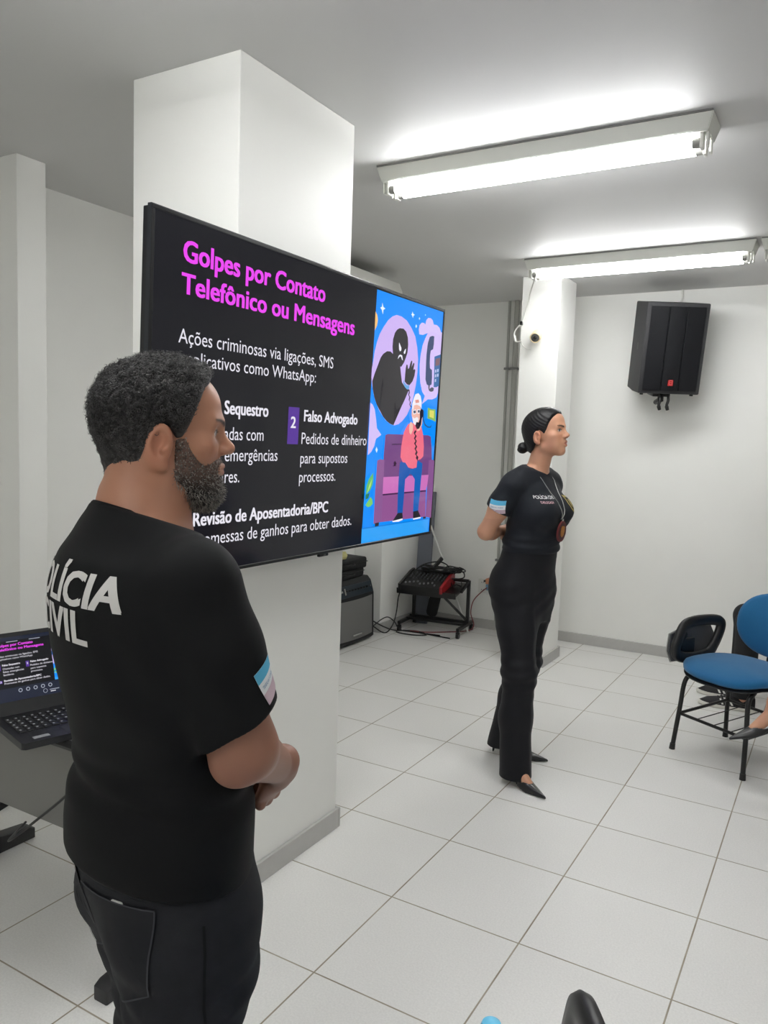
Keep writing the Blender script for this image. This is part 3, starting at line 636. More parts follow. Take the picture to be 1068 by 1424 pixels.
for i in range(10):
    for j in range(4):
        x = -.14+.031*i; y = -.02+.03*j; cyl(bm, (x, y, mz(y)-.002), (x, y, mz(y)+.012), .007, .005, 8)
obj('rotary_knobs', bm, mat('knob_grey', (70, 72, 76)), mxr); bpy.data.objects['rotary_knobs']['kind'] = 'stuff'
bm = B()
for i in range(9):
    x = -.14+.031*i; y = -.11+.012*((i*5) % 4); box(bm, (x-.006, y-.01, mz(y)-.002), (x+.006, y+.01, mz(y)+.011), .002, 1)
obj('fader_caps', bm, mat('fader_white', (120, 120, 124)), mxr); bpy.data.objects['fader_caps']['kind'] = 'stuff'
# tangle of cables on the mixer
R6 = Matrix.Translation((-1.13, 3.92, 0)) @ Euler((0, 0, math.radians(6))).to_matrix().to_4x4()
def tangle(name, pts, r, lab, m=M_cable, grp='black cables tangled on the cart', n=8, xf=None):
    P = catmull(pts, n)
    if xf is not None: P = [xf @ Vector(p) for p in P]
    bm = B(); tube(bm, P, r, 8); return tag(obj(name, bm, m, None, True), lab, 'cable', grp)
rr = random.Random(3)
def coil(cx, cy, cz, rad, turns, sq=.45):
    P = []
    for k in range(int(turns*9)):
        a = 2*PI*k/9; q = rad*(1+.18*rr.uniform(-1, 1)); P.append((cx+q*math.cos(a)+.02*rr.uniform(-1, 1), cy+q*sq*math.sin(a), cz+.006*k/9*1.6+.008*rr.uniform(-1, 1)))
    return P
tangle('coiled_cable', coil(-.01, .04, .475, .125, 5, .6), .006, 'large black cable coil piled on top of the mixer', xf=R6)
tangle('coiled_cable', coil(.11, .06, .485, .075, 4, .8), .0055, 'smaller black cable coil over the red mixer end', xf=R6)
tangle('audio_cable', [(-.15, -.02, .43), (-.20, -.02, .46), (-.13, .0, .53), (-.02, .04, .56), (.06, .05, .54), (.12, .03, .47)], .0055, 'black cable arching high over the mixer', xf=R6)
tangle('audio_cable', [(.12, .05, .47), (.17, .05, .50), (.21, .04, .49), (.215, .03, .455), (.17, .02, .44), (.12, .0, .44)], .005, 'black cable looping off the right end of the mixer', xf=R6)
tangle('audio_cable', [(.1, .02, .44), (.15, -.04, .38), (.17, -.02, .40), (.2, .02, .385), (.19, .05, .41)], .004, 'thin black cable drooping beside the cart upright', xf=R6)
bm = B(); box(bm, (-.05, -.02, -.012), (.06, .03, .012), .008, 2, R6 @ Matrix.Translation((-.02, .05, .545)) @ Euler((.2, -.9, .4)).to_matrix().to_4x4()); tag(obj('power_adapter', bm, M_black, None), 'black box-shaped power adapter on top of the cable pile', 'adapter')
# floor cables
tangle('floor_cable', [(-.24, -.16, .36), (-.262, -.178, .28), (-.27, -.19, .16), (-.28, -.22, .07), (-.30, -.28, .012), (-.315, -.36, .02), (-.36, -.44, .08), (-.42, -.482, .13)], .005, 'black cable hanging from the cart shelf to the amplifier', xf=R6)
tangle('floor_cable', [(-.42, -.50, .17), (-.36, -.44, .12), (-.31, -.34, .06), (-.27, -.22, .012), (-.2, -.15, .006), (-.1, -.13, .006), (.0, -.2, .006), (-.1, -.26, .006), (-.24, -.24, .006), (-.2, -.16, .006), (.2, -.21, .006)], .005, 'black cable looping on the floor under the cart', xf=R6)
tangle('floor_cable', [(-.42, -.48, .05), (-.37, -.45, .07), (-.325, -.37, .12), (-.30, -.29, .13), (-.27, -.22, .08), (-.24, -.19, .02), (-.15, -.17, .006), (.1, -.16, .006)], .0045, 'black cable arching between amplifier and cart', xf=R6)
tangle('red_cable', [(-.80, 4.20, .36), (-.84, 4.16, .32), (-.90, 4.14, .24), (-.91, 4.12, .14), (-.87, 4.1, .05), (-.9, 4.06, .006), (-1.0, 3.93, .006), (-1.15, 3.80, .006), (-1.28, 3.76, .006)], .0045, 'thin reddish cord from the wall outlet down to the floor', mat('red_cable_rubber', (128, 62, 64)), None)
# leaning board and rod behind the cart
bm = B(); box(bm, (-.067, -.012, 0), (.067, .012, 1.12), .004, 2); o = obj('leaning_board', bm, mat('board_slate', (104, 108, 118), rough=.5)); o.location = (-1.355, 4.075, .0); o.rotation_euler = (math.radians(-7.2), math.radians(-1.5), 0)
tag(o, 'tall narrow slate-grey board leaning in the back corner', 'board')
bm = B(); cyl(bm, (-.870, 3.99, .008), (-1.318, 4.138, .83), .008, seg=12); tag(obj('leaning_rod', bm, mat('rod_white', (214, 214, 210), rough=.3), None, True), 'thin white rod leaning beside the slate-grey board', 'rod')

# ------------------------------------------------------------------ desk with laptop at the left edge
dk = thing('desk', 'grey desk with black T-shaped feet at the left edge', 'desk', (-.43, -.18, 0))
bm = B(); box(bm, (-.60, -.295, .715), (.53, .30, .74), .004); obj('desktop', bm, M_grey, dk)
bm = B(); tube(bm, [(-.60, -.298, .7275), (.515, -.298, .7275), (.533, -.28, .7275), (.533, .30, .7275)], .013, 8); obj('edge_band', bm, M_black, dk, True)
bm = B(); box(bm, (-.44, -.05, .30), (.45, -.032, .715), .002); obj('modesty_panel', bm, mat('panel_grey', (128, 127, 124), rough=.55), dk)
M_foot = mat('desk_foot_black', (38, 38, 40), rough=.5)
for x in (-.46, .47):
    bm = B(); prism(bm, [(-.23, 0), (.225, 0), (.225, .038), (.205, .05), (.08, .062), (-.08, .062), (-.21, .05), (-.23, .038)], x-.028, x+.028, MY, .006); obj('foot', bm, M_foot, dk, True, 30)
    bm = B(); box(bm, (x-.025, -.035, .06), (x+.025, .035, .715), .005); obj('leg', bm, M_foot, dk)
bm = B(); prism(bm, roundrect(.20, .30, .05), 0, .03, None, .008); o = obj('flat_bag', bm, M_bag, None, True); o.location = (-1.27, .12, 0.0); o.rotation_euler = (0, 0, .3)
tag(o, 'flat black pouch on the floor behind the desk foot', 'pouch')
# laptop: width axis wv, depth axis dv (towards its user)
lp = thing('laptop', 'open black laptop on the desk showing the same slide', 'laptop', (0, 0, 0))
c0 = Vector((-.026, -.588, .741)); wv = Vector((.27, .963, 0)).normalized(); dv = Vector((.963, -.27, 0)).normalized()
LW, LD = .335, .228
MB = Matrix((( wv.x, -dv.x, 0, c0.x), (wv.y, -dv.y, 0, c0.y), (0, 0, 1, c0.z), (0, 0, 0, 1)))   # x along the front edge, y towards the hinge
lp.matrix_world = MB
M_lap = mat('laptop_black', (27, 28, 31), rough=.45)
bm = B(); prism(bm, roundrect(LW, LD, .008, c=(LW/2, LD/2)), 0, .017, None, .002); obj('base', bm, M_lap, lp)
bm = B(); box(bm, (.018, .075, .0168), (LW-.018, LD-.028, .0172)); kb = obj('keyboard_deck', bm, M_black, lp)
bm = B()
for r_ in range(5):
    for k in range(14):
        x = .021+.021*k; y = .079+.0235*r_; box(bm, (x, y, .0172), (x+.0185, y+.020, .0195), .0012, 1)
o = obj('keys', bm, mat('key_black', (24, 24, 26), rough=.4), lp); o['kind'] = 'stuff'
bm = B()
for r_ in range(5):
    for k in range(14):
        x = .021+.021*k+.004; y = .079+.0235*r_+.010; box(bm, (x, y, .01955), (x+.005, y+.006, .0197))
o = obj('key_legends', bm, mat('legend_white', (190, 192, 196)), kb); o['kind'] = 'stuff'
bm = B(); box(bm, (.035, .018, .017), (.075, .034, .0173), .0); o = obj('sticker', bm, mat('sticker_silver', (150, 152, 156), rough=.4, noise=.5, nscale=180), lp)
bm = B(); box(bm, (.115, .008, .0168), (.22, .065, .0173), .001, 1); obj('touchpad', bm, mat('touchpad', (34, 35, 38)), lp)
SA = math.radians(20)
MSc = Matrix.Translation((0, LD-.004, .016)) @ Euler((math.radians(90)-SA, 0, 0)).to_matrix().to_4x4()
# screen plane local: x width, y up the lid, z towards the user
lid = bpy.data.objects.new('lid', None)
bm = B(); prism(bm, roundrect(LW, .222, .008, c=(LW/2, .111)), -.006, 0, MSc, .0015); lid = obj('lid', bm, M_lap, lp)
SW_, SH_ = .309, .174
bm = B(); cl = bm.loops.layers.float_color.new('Col')
def q3(x, y, z): return MSc @ Vector((x, y, z))
f = bm.faces.new([bm.verts.new(q3(x, y, .0006)) for x, y in ((.013, .036), (.013+SW_, .036), (.013+SW_, .036+SH_), (.013, .036+SH_))])
for l_ in f.loops: l_[cl] = (.012, .016, .035, 1)
lsc = obj('laptop_screen', bm, M_scr, lp)
sx0, sy0, sw, sh = .016, .036+.036, .246, .128
mini = [rect((.003, .003, .005), 0, 0, TVW, TVH)]+art_layers+[(c, V, F) for c, V, F in txt_layers]
ml = []
for c, V, F in mini: ml.append((c, [(sx0+v[0]/TVW*sw, sy0+v[1]/TVH*sh) for v in V], F))
G = (.35, .38, .45)
for k in range(4): ml.append(rect(G, .06+.06*k, .196, .09+.06*k, .198))
for k in range(5): ml.append(poly(G, [(sx0+.065+.02*k+.0055*math.cos(a*PI/5), sy0-.010+.0055*math.sin(a*PI/5)) for a in range(10)]))
for k in range(5): ml.append(poly((.012, .016, .035), [(sx0+.065+.02*k+.0035*math.cos(a*PI/5), sy0-.010+.0035*math.sin(a*PI/5)) for a in range(10)]))
for x in (sx0+.13, sx0+.18):
    ml.append(poly(G, [(x+.006*math.cos(a*PI/6), sy0-.024+.006*math.sin(a*PI/6)) for a in range(12)])); ml.append(poly((.012, .016, .035), [(x+.0048*math.cos(a*PI/6), sy0-.024+.0048*math.sin(a*PI/6)) for a in range(12)]))
ml.append(rect(G, sx0+.142, sy0-.024, sx0+.168, sy0-.022)); ml.append(rect((.8, .8, .85), sx0+.144, sy0-.029, sx0+.158, sy0-.027))
o = picture('slide_preview', ml, M_scr, lsc, step=.00001, depth0=.0008); o.matrix_local = MSc
tangle('charger_cable', [(-.885, .02, .064), (-.80, -.08, .09), (-.60, -.24, .19), (-.45, -.26, .30), (-.20, -.30, .50), (-.14, -.33, .62), (-.12, -.45, .70)], .0042, 'black charger cable hanging under the desk behind the standing man', grp=None)

# ------------------------------------------------------------------ chairs with writing arm
M_blue = mat('chair_blue_fabric', (0, 92, 140), rough=.85, noise=.08, nscale=120, bump=.3, bscale=700, sheen=.2)
M_tabl = mat('tablet_grey', (74, 75, 77), rough=.5); M_tabe = mat('tablet_edge', (176, 176, 172), rough=.5)
def pad(bm, hw, hd, th, n=2.6, N=40, bul=.35, M=None, edge=1.0):
    """cushion with a superellipse outline"""
    prof = [(0.0, -.5), (.80, -.5), (.93, -.42), (.99, -.22), (1.0, .05), (.97, .25), (.88, .40), (.70, .5), (.4, .5+bul*.6), (0, .5+bul)]
    rings = []
    for (s, z) in prof:
        if s == 0: rings.append([bm.verts.new((0, 0, z*th))]); continue
        r_ = []
        for k in range(N):
            a = 2*PI*k/N; ca, sa = math.cos(a), math.sin(a)
            r_.append(bm.verts.new((s*hw*math.copysign(abs(ca)**(2/n), ca), s*hd*math.copysign(abs(sa)**(2/n), sa), z*th)))
        rings.append(r_)
    for A, C_ in zip(rings, rings[1:]):
        for k in range(N):
            k2 = (k+1) % N
            if len(A) == 1: bm.faces.new((A[0], C_[k2], C_[k]))
            elif len(C_) == 1: bm.faces.new((A[k], A[k2], C_[0]))
            else: bm.faces.new((A[k], A[k2], C_[k2], C_[k]))
    vs = [v for r_ in rings for v in r_]
    if M is not None:
        for v in vs: v.co = M @ v.co
    return vs
def make_chair(loc, rz, label):
    o = thing('tablet_chair', label, 'chair', loc, rz, 'blue chairs with writing arms')
    bm = B(); vs = pad(bm, .245, .225, .056, 2.7, bul=.18)
    for v in vs: v.co.z += .452-.25*max(0, -v.co.y-.12)*.9; v.co.y -= .01
    obj('seat', bm, M_blue, o, True, 80)
    bm = B(); vs = pad(bm, .24, .22, .02, 2.7, bul=0)
    for v in vs: v.co.z += .418-.25*max(0, -v.co.y-.12)*.9; v.co.y -= .01
    obj('seat_shell', bm, M_black, o, True, 60)
    MBk = Matrix.Translation((0, .262, .645)) @ Euler((math.radians(90-8), 0, 0)).to_matrix().to_4x4()
    bm = B(); vs = pad(bm, .195, .165, .045, 2.25, M=None)
    for v in vs: v.co.z += 1.1*v.co.x**2; v.co = MBk @ v.co
    obj('backrest', bm, M_blue, o, True, 80)
    bm = B(); vs = pad(bm, .192, .162, .014, 2.25, bul=0)
    for v in vs: v.co.z += 1.1*v.co.x**2-.03; v.co = MBk @ v.co
    obj('backrest_shell', bm, M_black, o, True, 60)
    bm = B(); prism(bm, roundrect(.06, .012, .005), 0, .24, Matrix.Translation((0, .245, .40)) @ Euler((math.radians(-6), 0, 0)).to_matrix().to_4x4()); tube(bm, [(0, .24, .41), (0, .12, .40)], .02); obj('back_support', bm, M_blackm, o)
    for sx in (-1, 1):
        for (yb, yt) in ((-.205, -.11), (.205, .10)):
            bm = B(); tube(bm, catmull([(sx*.205, yb, .012), (sx*.192, yb*.9, .22), (sx*.182, yb*.83, .36), (sx*.172, yt*1.05, .40), (sx*.13, yt*.8, .412)], 7), .0115, 12); lg = obj('leg', bm, M_blackm, o, True)
            bm = B(); cyl(bm, (sx*.206, yb*1.005, 0), (sx*.2045, yb*.995, .03), .015, .0135, 14); obj('foot_cap', bm, M_black, lg, True)
    zr = .19
    bm = B()
    for a, b_ in (((-.193, -.185, zr), (.193, -.185, zr)), ((-.193, .185, zr+.02), (.193, .185, zr+.02)), ((-.193, -.185, zr), (-.193, .185, zr+.02)), ((.193, -.185, zr), (.193, .185, zr+.02))): tube(bm, [a, b_], .008, 10)
    obj('rack_frame', bm, M_blackm, o, True)
    bm = B()
    for k in range(1, 4):
        x = -.193+.386*k/4; tube(bm, [(x, -.185, zr-.004), (x, .185, zr+.016)], .0028, 6)
    obj('rack_wires', bm, M_blackm, o, True)
    # loop arm on the sitter's right and the folded writing board
    lp_ = catmull([(-.275, -.20, .455), (-.275, -.245, .50), (-.275, -.225, .60), (-.275, -.19, .675), (-.275, -.12, .70), (-.275, .02, .695), (-.275, .085, .67), (-.275, .085, .61), (-.275, .045, .51), (-.275, -.0, .455), (-.275, -.10, .44)], 7, closed=True)
    lp_ = [np.array((p[0]+.042, p[1]+.05, .458+(p[2]-.44)*.74)) for p in lp_]
    bm = B(); tube(bm, lp_, .02, closed=True, prof=[(.017, .0), (.013, .023), (.0, .029), (-.013, .023), (-.018, 0), (-.013, -.023), (0, -.029), (.013, -.023)], up0=(1, 0, 0)); arm = obj('arm_loop', bm, M_black, o, True, 60)
    bm = B(); tube(bm, [(-.233, -.06, .435), (-.2, -.07, .415), (-.12, -.08, .41)], .012, 10); obj('arm_mount', bm, M_blackm, o, True)
    MT = Matrix.Translation((-.285, -.01, .535)) @ Euler((0, math.radians(-90-8), 0)).to_matrix().to_4x4() @ Matrix.Diagonal((.85, .82, 1, 1)) @ Euler((0, 0, 0)).to_matrix().to_4x4()
    bm = B(); prism(bm, [(-.115, -.20), (-.05, -.23), (.05, -.20), (.075, -.10), (.09, .10), (.085, .17), (.03, .20), (-.06, .16), (-.12, .02)], -.006, .006, MT, .003); tb = obj('writing_board', bm, M_tabl, o)
    bm = B(); prism(bm, [(-.12, -.206), (-.05, -.237), (.053, -.206), (.079, -.10), (.094, .10), (.089, .174), (.03, .206), (-.064, .165), (-.126, .02)], .0062, .010, MT, .001); obj('board_top', bm, M_tabe, tb)
    bm = B(); box(bm, (-.275, -.13, .475), (-.25, -.03, .555), .004); cyl(bm, (-.26, -.13, .58), (-.235, -.13, .58), .02); obj('hinge', bm, M_blackm, arm)
    return o
ch0 = make_chair((1.28, 2.464, 0), math.radians(-30.7), 'empty blue chair with a folded writing arm at the right edge')
dup(ch0, (1.228, -.808, 0), math.radians(180+30), 'blue chair at the bottom edge, only its black arm top in view')
# bottle standing on the near chair
bt = thing('water_bottle', 'light blue bottle cap just rising over the bottom edge of the photo', 'bottle', (1.288, -.778, .492))
bm = B(); lathe(bm, [(.028, 0), (.031, .006), (.031, .13), (.027, .16), (.014, .185), (.0135, .20)]); obj('body', bm, mat('bottle_blue', (150, 205, 228), rough=.2), bt, True)
bm = B(); lathe(bm, [(.0165, .20), (.0165, .217), (.013, .226), (.005, .229)]); obj('cap', bm, mat('cap_blue', (96, 188, 226), rough=.4), bt, True)

# ------------------------------------------------------------------ smooth bodies: distance fields turned into one surface
f32 = np.float32
def V3(*a): return np.array(a, f32)
def smin(a, b, k): 
    h = np.clip(.5+.5*(b-a)/k, 0, 1); return b+(a-b)*h-k*h*(1-h)
def smax(a, b, k): return -smin(-a, -b, k)
def nrm(q): return np.sqrt((q*q).sum(-1))
def d_ell(P, c, r, M=None):
    q = P-V3(*c)
    if M is not None: q = q @ M
    r = V3(*r); k0 = nrm(q/r); k1 = nrm(q/(r*r))+1e-9
    return k0*(k0-1)/k1
def d_cone(P, a, b, ra, rb):
    a = V3(*a); b = V3(*b); ab = b-a; t = np.clip(((P-a) @ ab)/(ab @ ab), 0, 1)
    return nrm(P-a-t[:, None]*ab)-(ra+(rb-ra)*t)
def d_chain(P, pts, rs, k=.012):
    d = None
    for i in range(len(pts)-1):
        e = d_cone(P, pts[i], pts[i+1], rs[i], rs[i+1]); d = e if d is None else smin(d, e, k)
    return d
def _smooth_table(secs, n=160):
    S = np.array(secs, float); z = S[:, 0]; zz = np.linspace(z[0], z[-1], n); out = [zz]
    m = np.zeros(len(z))
    for j in range(1, S.shape[1]):
        y = S[:, j]; d = np.diff(y)/np.diff(z); m = np.zeros(len(z)); m[0], m[-1] = d[0], d[-1]
        for i in range(1, len(z)-1): m[i] = 0 if d[i-1]*d[i] <= 0 else 2*d[i-1]*d[i]/(d[i-1]+d[i])
        i = np.clip(np.searchsorted(z, zz)-1, 0, len(z)-2); h = z[i+1]-z[i]; t = (zz-z[i])/h
        out.append(y[i]*(1+2*t)*(1-t)**2+h*m[i]*t*(1-t)**2+y[i+1]*t*t*(3-2*t)+h*m[i+1]*t*t*(t-1))
    return np.array(out)
def d_loft(P, secs, n=2.0, k=.015, M=None, o=None, cap=True):
    """stack of ellipses along z: rows z, cx, cy, a, b (bottom to top)"""
    if o is not None: P = P-V3(*o)
    if M is not None: P = P @ M
    T = _smooth_table(secs)
    z = P[:, 2]; zc = np.clip(z, T[0, 0], T[0, -1])
    cx, cy, a, b = (np.interp(zc, T[0], T[j]) for j in (1, 2, 3, 4))
    x = (P[:, 0]-cx); y = (P[:, 1]-cy)
    if n == 2.0:
        k0 = np.sqrt((x/a)**2+(y/b)**2); k1 = np.sqrt((x/a**2)**2+(y/b**2)**2)+1e-9; d = k0*(k0-1)/k1
    else:
        k0 = (np.abs(x/a)**n+np.abs(y/b)**n)**(1/n); d = (k0-1)*np.minimum(a, b)
    if cap: d = smax(d, np.maximum(T[0, 0]-z, z-T[0, -1]), k)
    return d.astype(f32)
def noise3(P, s, seed=0):
    """cheap smooth value noise from summed sines"""
    r = np.random.default_rng(seed); v = 0
    for i in range(6):
        k = r.normal(size=3).astype(f32); k *= s/np.linalg.norm(k)*r.uniform(.6, 1.6); v = v+np.sin(P @ k+r.uniform(0, 6.28))
    return v/6
def surface(fn, lo, hi, h, name, m, parent=None, color=None):
    """sample fn near its zero set and build the surface as one quad mesh"""
    lo = np.array(lo, float); hi = np.array(hi, float); Bk = 6
    nb = np.ceil((hi-lo)/(h*Bk)).astype(int); n = nb*Bk+1
    D = np.ones(n, f32)
    gx = [np.arange(k)*h*Bk+lo[i]+h*Bk/2 for i, k in enumerate(nb)]
    Cc = np.stack(np.meshgrid(*gx, indexing='ij'), -1).reshape(-1, 3).astype(f32)
    dc = np.concatenate([fn(Cc[i:i+200000]) for i in range(0, len(Cc), 200000)])
    sg = np.where(dc < 0, -1, 1).astype(f32).reshape(nb)
    D[:-1, :-1, :-1] = np.repeat(np.repeat(np.repeat(sg, Bk, 0), Bk, 1), Bk, 2)
    act = np.argwhere(np.abs(dc).reshape(nb) < h*Bk*1.35)
    g = np.stack(np.meshgrid(*[np.arange(Bk+1)]*3, indexing='ij'), -1).reshape(-1, 3)
    for i in range(0, len(act), 600):
        A = act[i:i+600]*Bk; I = (A[:, None, :]+g[None]).reshape(-1, 3)
        D[I[:, 0], I[:, 1], I[:, 2]] = fn((I*h+lo).astype(f32))
    S = D < 0
    c8 = [S[a:n[0]-1+a, b:n[1]-1+b, c:n[2]-1+c] for a in (0, 1) for b in (0, 1) for c in (0, 1)]
    alls = c8[0].copy(); anys = c8[0].copy()
    for q in c8[1:]: alls &= q; anys |= q
    cell = np.argwhere(anys & ~alls); idx = -np.ones(n-1, np.int64); idx[cell[:, 0], cell[:, 1], cell[:, 2]] = np.arange(len(cell))
    acc = np.zeros((len(cell), 3)); cnt = np.zeros(len(cell))
    corners = [(a, b, c) for a in (0, 1) for b in (0, 1) for c in (0, 1)]
    val = {c: D[cell[:, 0]+c[0], cell[:, 1]+c[1], cell[:, 2]+c[2]] for c in corners}
    for a in corners:
        for ax in range(3):
            if a[ax]: continue
            b = list(a); b[ax] = 1; b = tuple(b); va, vb = val[a], val[b]; x = (va < 0) != (vb < 0)
            t = np.where(x, va/(va-vb+1e-12), 0); p = np.array(a, float)[None]+np.zeros((len(cell), 3)); p[:, ax] += t
            acc += p*x[:, None]; cnt += x
    V = (cell+acc/cnt[:, None])*h+lo
    quads = []
    for ax in range(3):
        u, w_ = [(1, 2), (2, 0), (0, 1)][ax]
        s0 = [slice(None)]*3; s1 = [slice(None)]*3; s0[ax] = slice(0, n[ax]-1); s1[ax] = slice(1, n[ax])
        E = np.argwhere(S[tuple(s0)] != S[tuple(s1)]); E = E[(E[:, u] > 0) & (E[:, w_] > 0) & (E[:, u] < n[u]-1) & (E[:, w_] < n[w_]-1)]
        ins = S[E[:, 0], E[:, 1], E[:, 2]]
        def at(du, dw):
            Q = E.copy(); Q[:, u] += du; Q[:, w_] += dw; return idx[Q[:, 0], Q[:, 1], Q[:, 2]]
        q = np.stack([at(-1, -1), at(0, -1), at(0, 0), at(-1, 0)], 1)
        q[~ins] = q[~ins][:, ::-1]; quads.append(q)
    Q = np.concatenate(quads); Q = Q[(Q >= 0).all(1)]
    me = bpy.data.meshes.new(name)
    me.vertices.add(len(V)); me.vertices.foreach_set('co', V.astype(f32).ravel())
    me.loops.add(Q.size); me.loops.foreach_set('vertex_index', Q.astype(np.int32).ravel())
    me.polygons.add(len(Q)); me.polygons.foreach_set('loop_start', np.arange(0, Q.size, 4, dtype=np.int32))
    try: me.polygons.foreach_set('loop_total', np.full(len(Q), 4, np.int32))
    except Exception: pass
    me.polygons.foreach_set('use_smooth', np.ones(len(Q), bool))
    me.update(); me.validate()
    if color is not None: set_color(me, color(V.astype(f32)))
    return link(name, me, m, parent)
def set_color(me, c):
    a = me.color_attributes.new('Col', 'FLOAT_COLOR', 'POINT')
    full = np.ones((len(me.vertices), 4), f32); full[:, :3] = c; a.data.foreach_set('color', full.ravel())
def rot(rx=0, ry=0, rz=0): return np.array(Euler((rx, ry, rz)).to_matrix(), f32)
def frame(d, nn):
    """matrix with columns side, forward d, normal n"""
    d = np.array(d, float); d /= np.linalg.norm(d); nn = np.array(nn, float); nn -= d*(nn @ d); nn /= np.linalg.norm(nn); s = np.cross(d, nn)
    return np.stack([s, d, nn], 1).astype(f32)

# a head: local axes x right, y forward, z up, origin between the ears
def d_head(P, hc, M, s=1.0, fem=False, mouth_open=False):
    Q = (P-V3(*hc)) @ M / s; X = Q.copy(); X[:, 0] = np.abs(X[:, 0])
    d = d_ell(Q, (0, -.012, .048), (.0755, .098, .091))
    d = smin(d, d_ell(Q, (0, .022, .075), (.062, .068, .058)), .03)
    d = smin(d, d_ell(Q, (0, .036, -.005), (.056 if fem else .060, .056, .076)), .03)
    d = smin(d, d_ell(Q, (0, .070, -.066), (.019, .019, .015) if fem else (.028, .024, .020)), .03)
    d = smin(d, d_cone(X, (.043 if fem else .052, .005, -.042), (.014, .068 if fem else .064, -.067 if fem else -.076), .016 if fem else .022, .013), .022)
    if fem: d = smin(d, d_ell(X, (.030, .055, -.028), (.026, .028, .032)), .022)
    d = smin(d, d_ell(X, (.042, .058, .006), (.021, .022, .018)), .022)
    d = smin(d, d_cone(X, (.008, .0855, .046), (.038, .072, .047), .010 if fem else .0135, .011), .018)
    d = smax(d, -d_ell(X, (.031, .101, .031), (.019, .022, .013)), .012)
    d = smin(d, d_ell(X, (.031, .0715, .031), (.0135, .0135, .0125)), .003)
    d = smin(d, d_cone(X, (.018, .083, .037), (.044, .075, .036), .0042, .004), .004)
    d = smin(d, d_cone(Q, (0, .086, .036), (0, .110, .006), .0075, .0095 if fem else .0115), .012)
    d = smin(d, d_ell(X, (.0105, .099, .000), (.0085, .011, .0075)), .007)
    d = smax(d, -d_ell(X, (.0065, .104, -.0075), (.0038, .006, .004)), .003)
    d = smin(d, d_ell(Q, (0, .0845, -.030), (.026, .017, .018)), .012)
    o = .004 if mouth_open else 0
    d = smin(d, d_cone(X, (.004, .1005, -.0255+o), (.021, .090, -.030), .0052, .0022), .005)
    d = smin(d, d_cone(X, (0, .0985, -.0370-o), (.018, .089, -.033), .0066, .003), .005)
    d = smax(d, -d_cone(X, (0, .106, -.0312), (.021, .094, -.0318), .0016+o*.9, .001), .002)
    # ears
    Re = rot(0, math.radians(6), math.radians(-4 if fem else -8)); E = (X-V3(.0775 if fem else .0815, -.012, .004)) / (1.0 if fem else 1.18); E = E @ Re
    e = d_ell(E, (0, 0, 0), (.0085, .0185, .0315), rot(math.radians(-10)))
    e = smax(e, -d_ell(E, (.0095, .002, .003), (.0100, .0122, .0215)), .002)
    e = smin(e, d_cone(E, (.003, .012, .0), (.004, .006, -.006), .003, .004), .004)
    e = smin(e, d_ell(E, (.0005, .006, -.027), (.006, .009, .009)), .006)
    d = smin(d, e, .004)
    return d*s
SKIN_L = lambda c: np.array(lin(c), f32)
def head_color(P, hc, M, s, skin, lip, brow, fem=False):
    """skin with brows, eyes and lips, as colours of the surface itself"""
    Q = (P-V3(*hc)) @ M / s; X = Q.copy(); X[:, 0] = np.abs(X[:, 0])
    c = np.tile(skin[None], (len(P), 1)).astype(f32)
    c *= (1+.05*noise3(P, 60, 3)+.03*noise3(P, 240, 4))[:, None]
    def mixin(w, col):
        nonlocal c
        c = c*(1-w[:, None])+np.array(col, f32)[None]*w[:, None]
    def soft(d, e): return np.clip(.5-d/e, 0, 1)
    front = Q[:, 1] > .05
    mixin(soft(d_ell(X, (.040, .07, .0), (.022, .03, .016)), .02)*.22*front, skin*np.array([1.12, .80, .78]))
    mixin(soft(d_ell(X, (.078, -.005, .004), (.015, .03, .04)), .01)*.30, skin*np.array([1.10, .74, .70]))
    XZ = X.copy(); XZ[:, 1] = 0; arch = XZ.copy(); arch[:, 2] += 6.0*(X[:, 0]-.034)**2
    mixin(soft(d_cone(arch, (.013, 0, .0500), (.047, 0, .0535), .0042, .0022), .003)*.96*front, brow*.8)
    lm = np.minimum(d_cone(X, (.003, .100, -.0255), (.021, .090, -.031), .0062, .002), d_cone(X, (0, .099, -.0372), (.019, .090, -.033), .0072, .0025))
    mixin(soft(lm, .0025)*.85*front, lip)
    ew = d_ell(X, (.031, .085, .0305), (.0145, .014, .0060))
    mixin(soft(ew, .002)*front, np.array([.55, .52, .50]))
    for sx in (-1, 1):
        mixin(soft(d_ell(Q, (sx*.031+.0015, .0845, .0305), (.0062, .014, .0058)), .0015)*front, np.array([.012, .008, .006]))
    mixin(soft(np.abs(ew)-.0014, .0016)*front*(X[:, 2] > .0310), brow*.4)
    return np.clip(c, 0, 1)
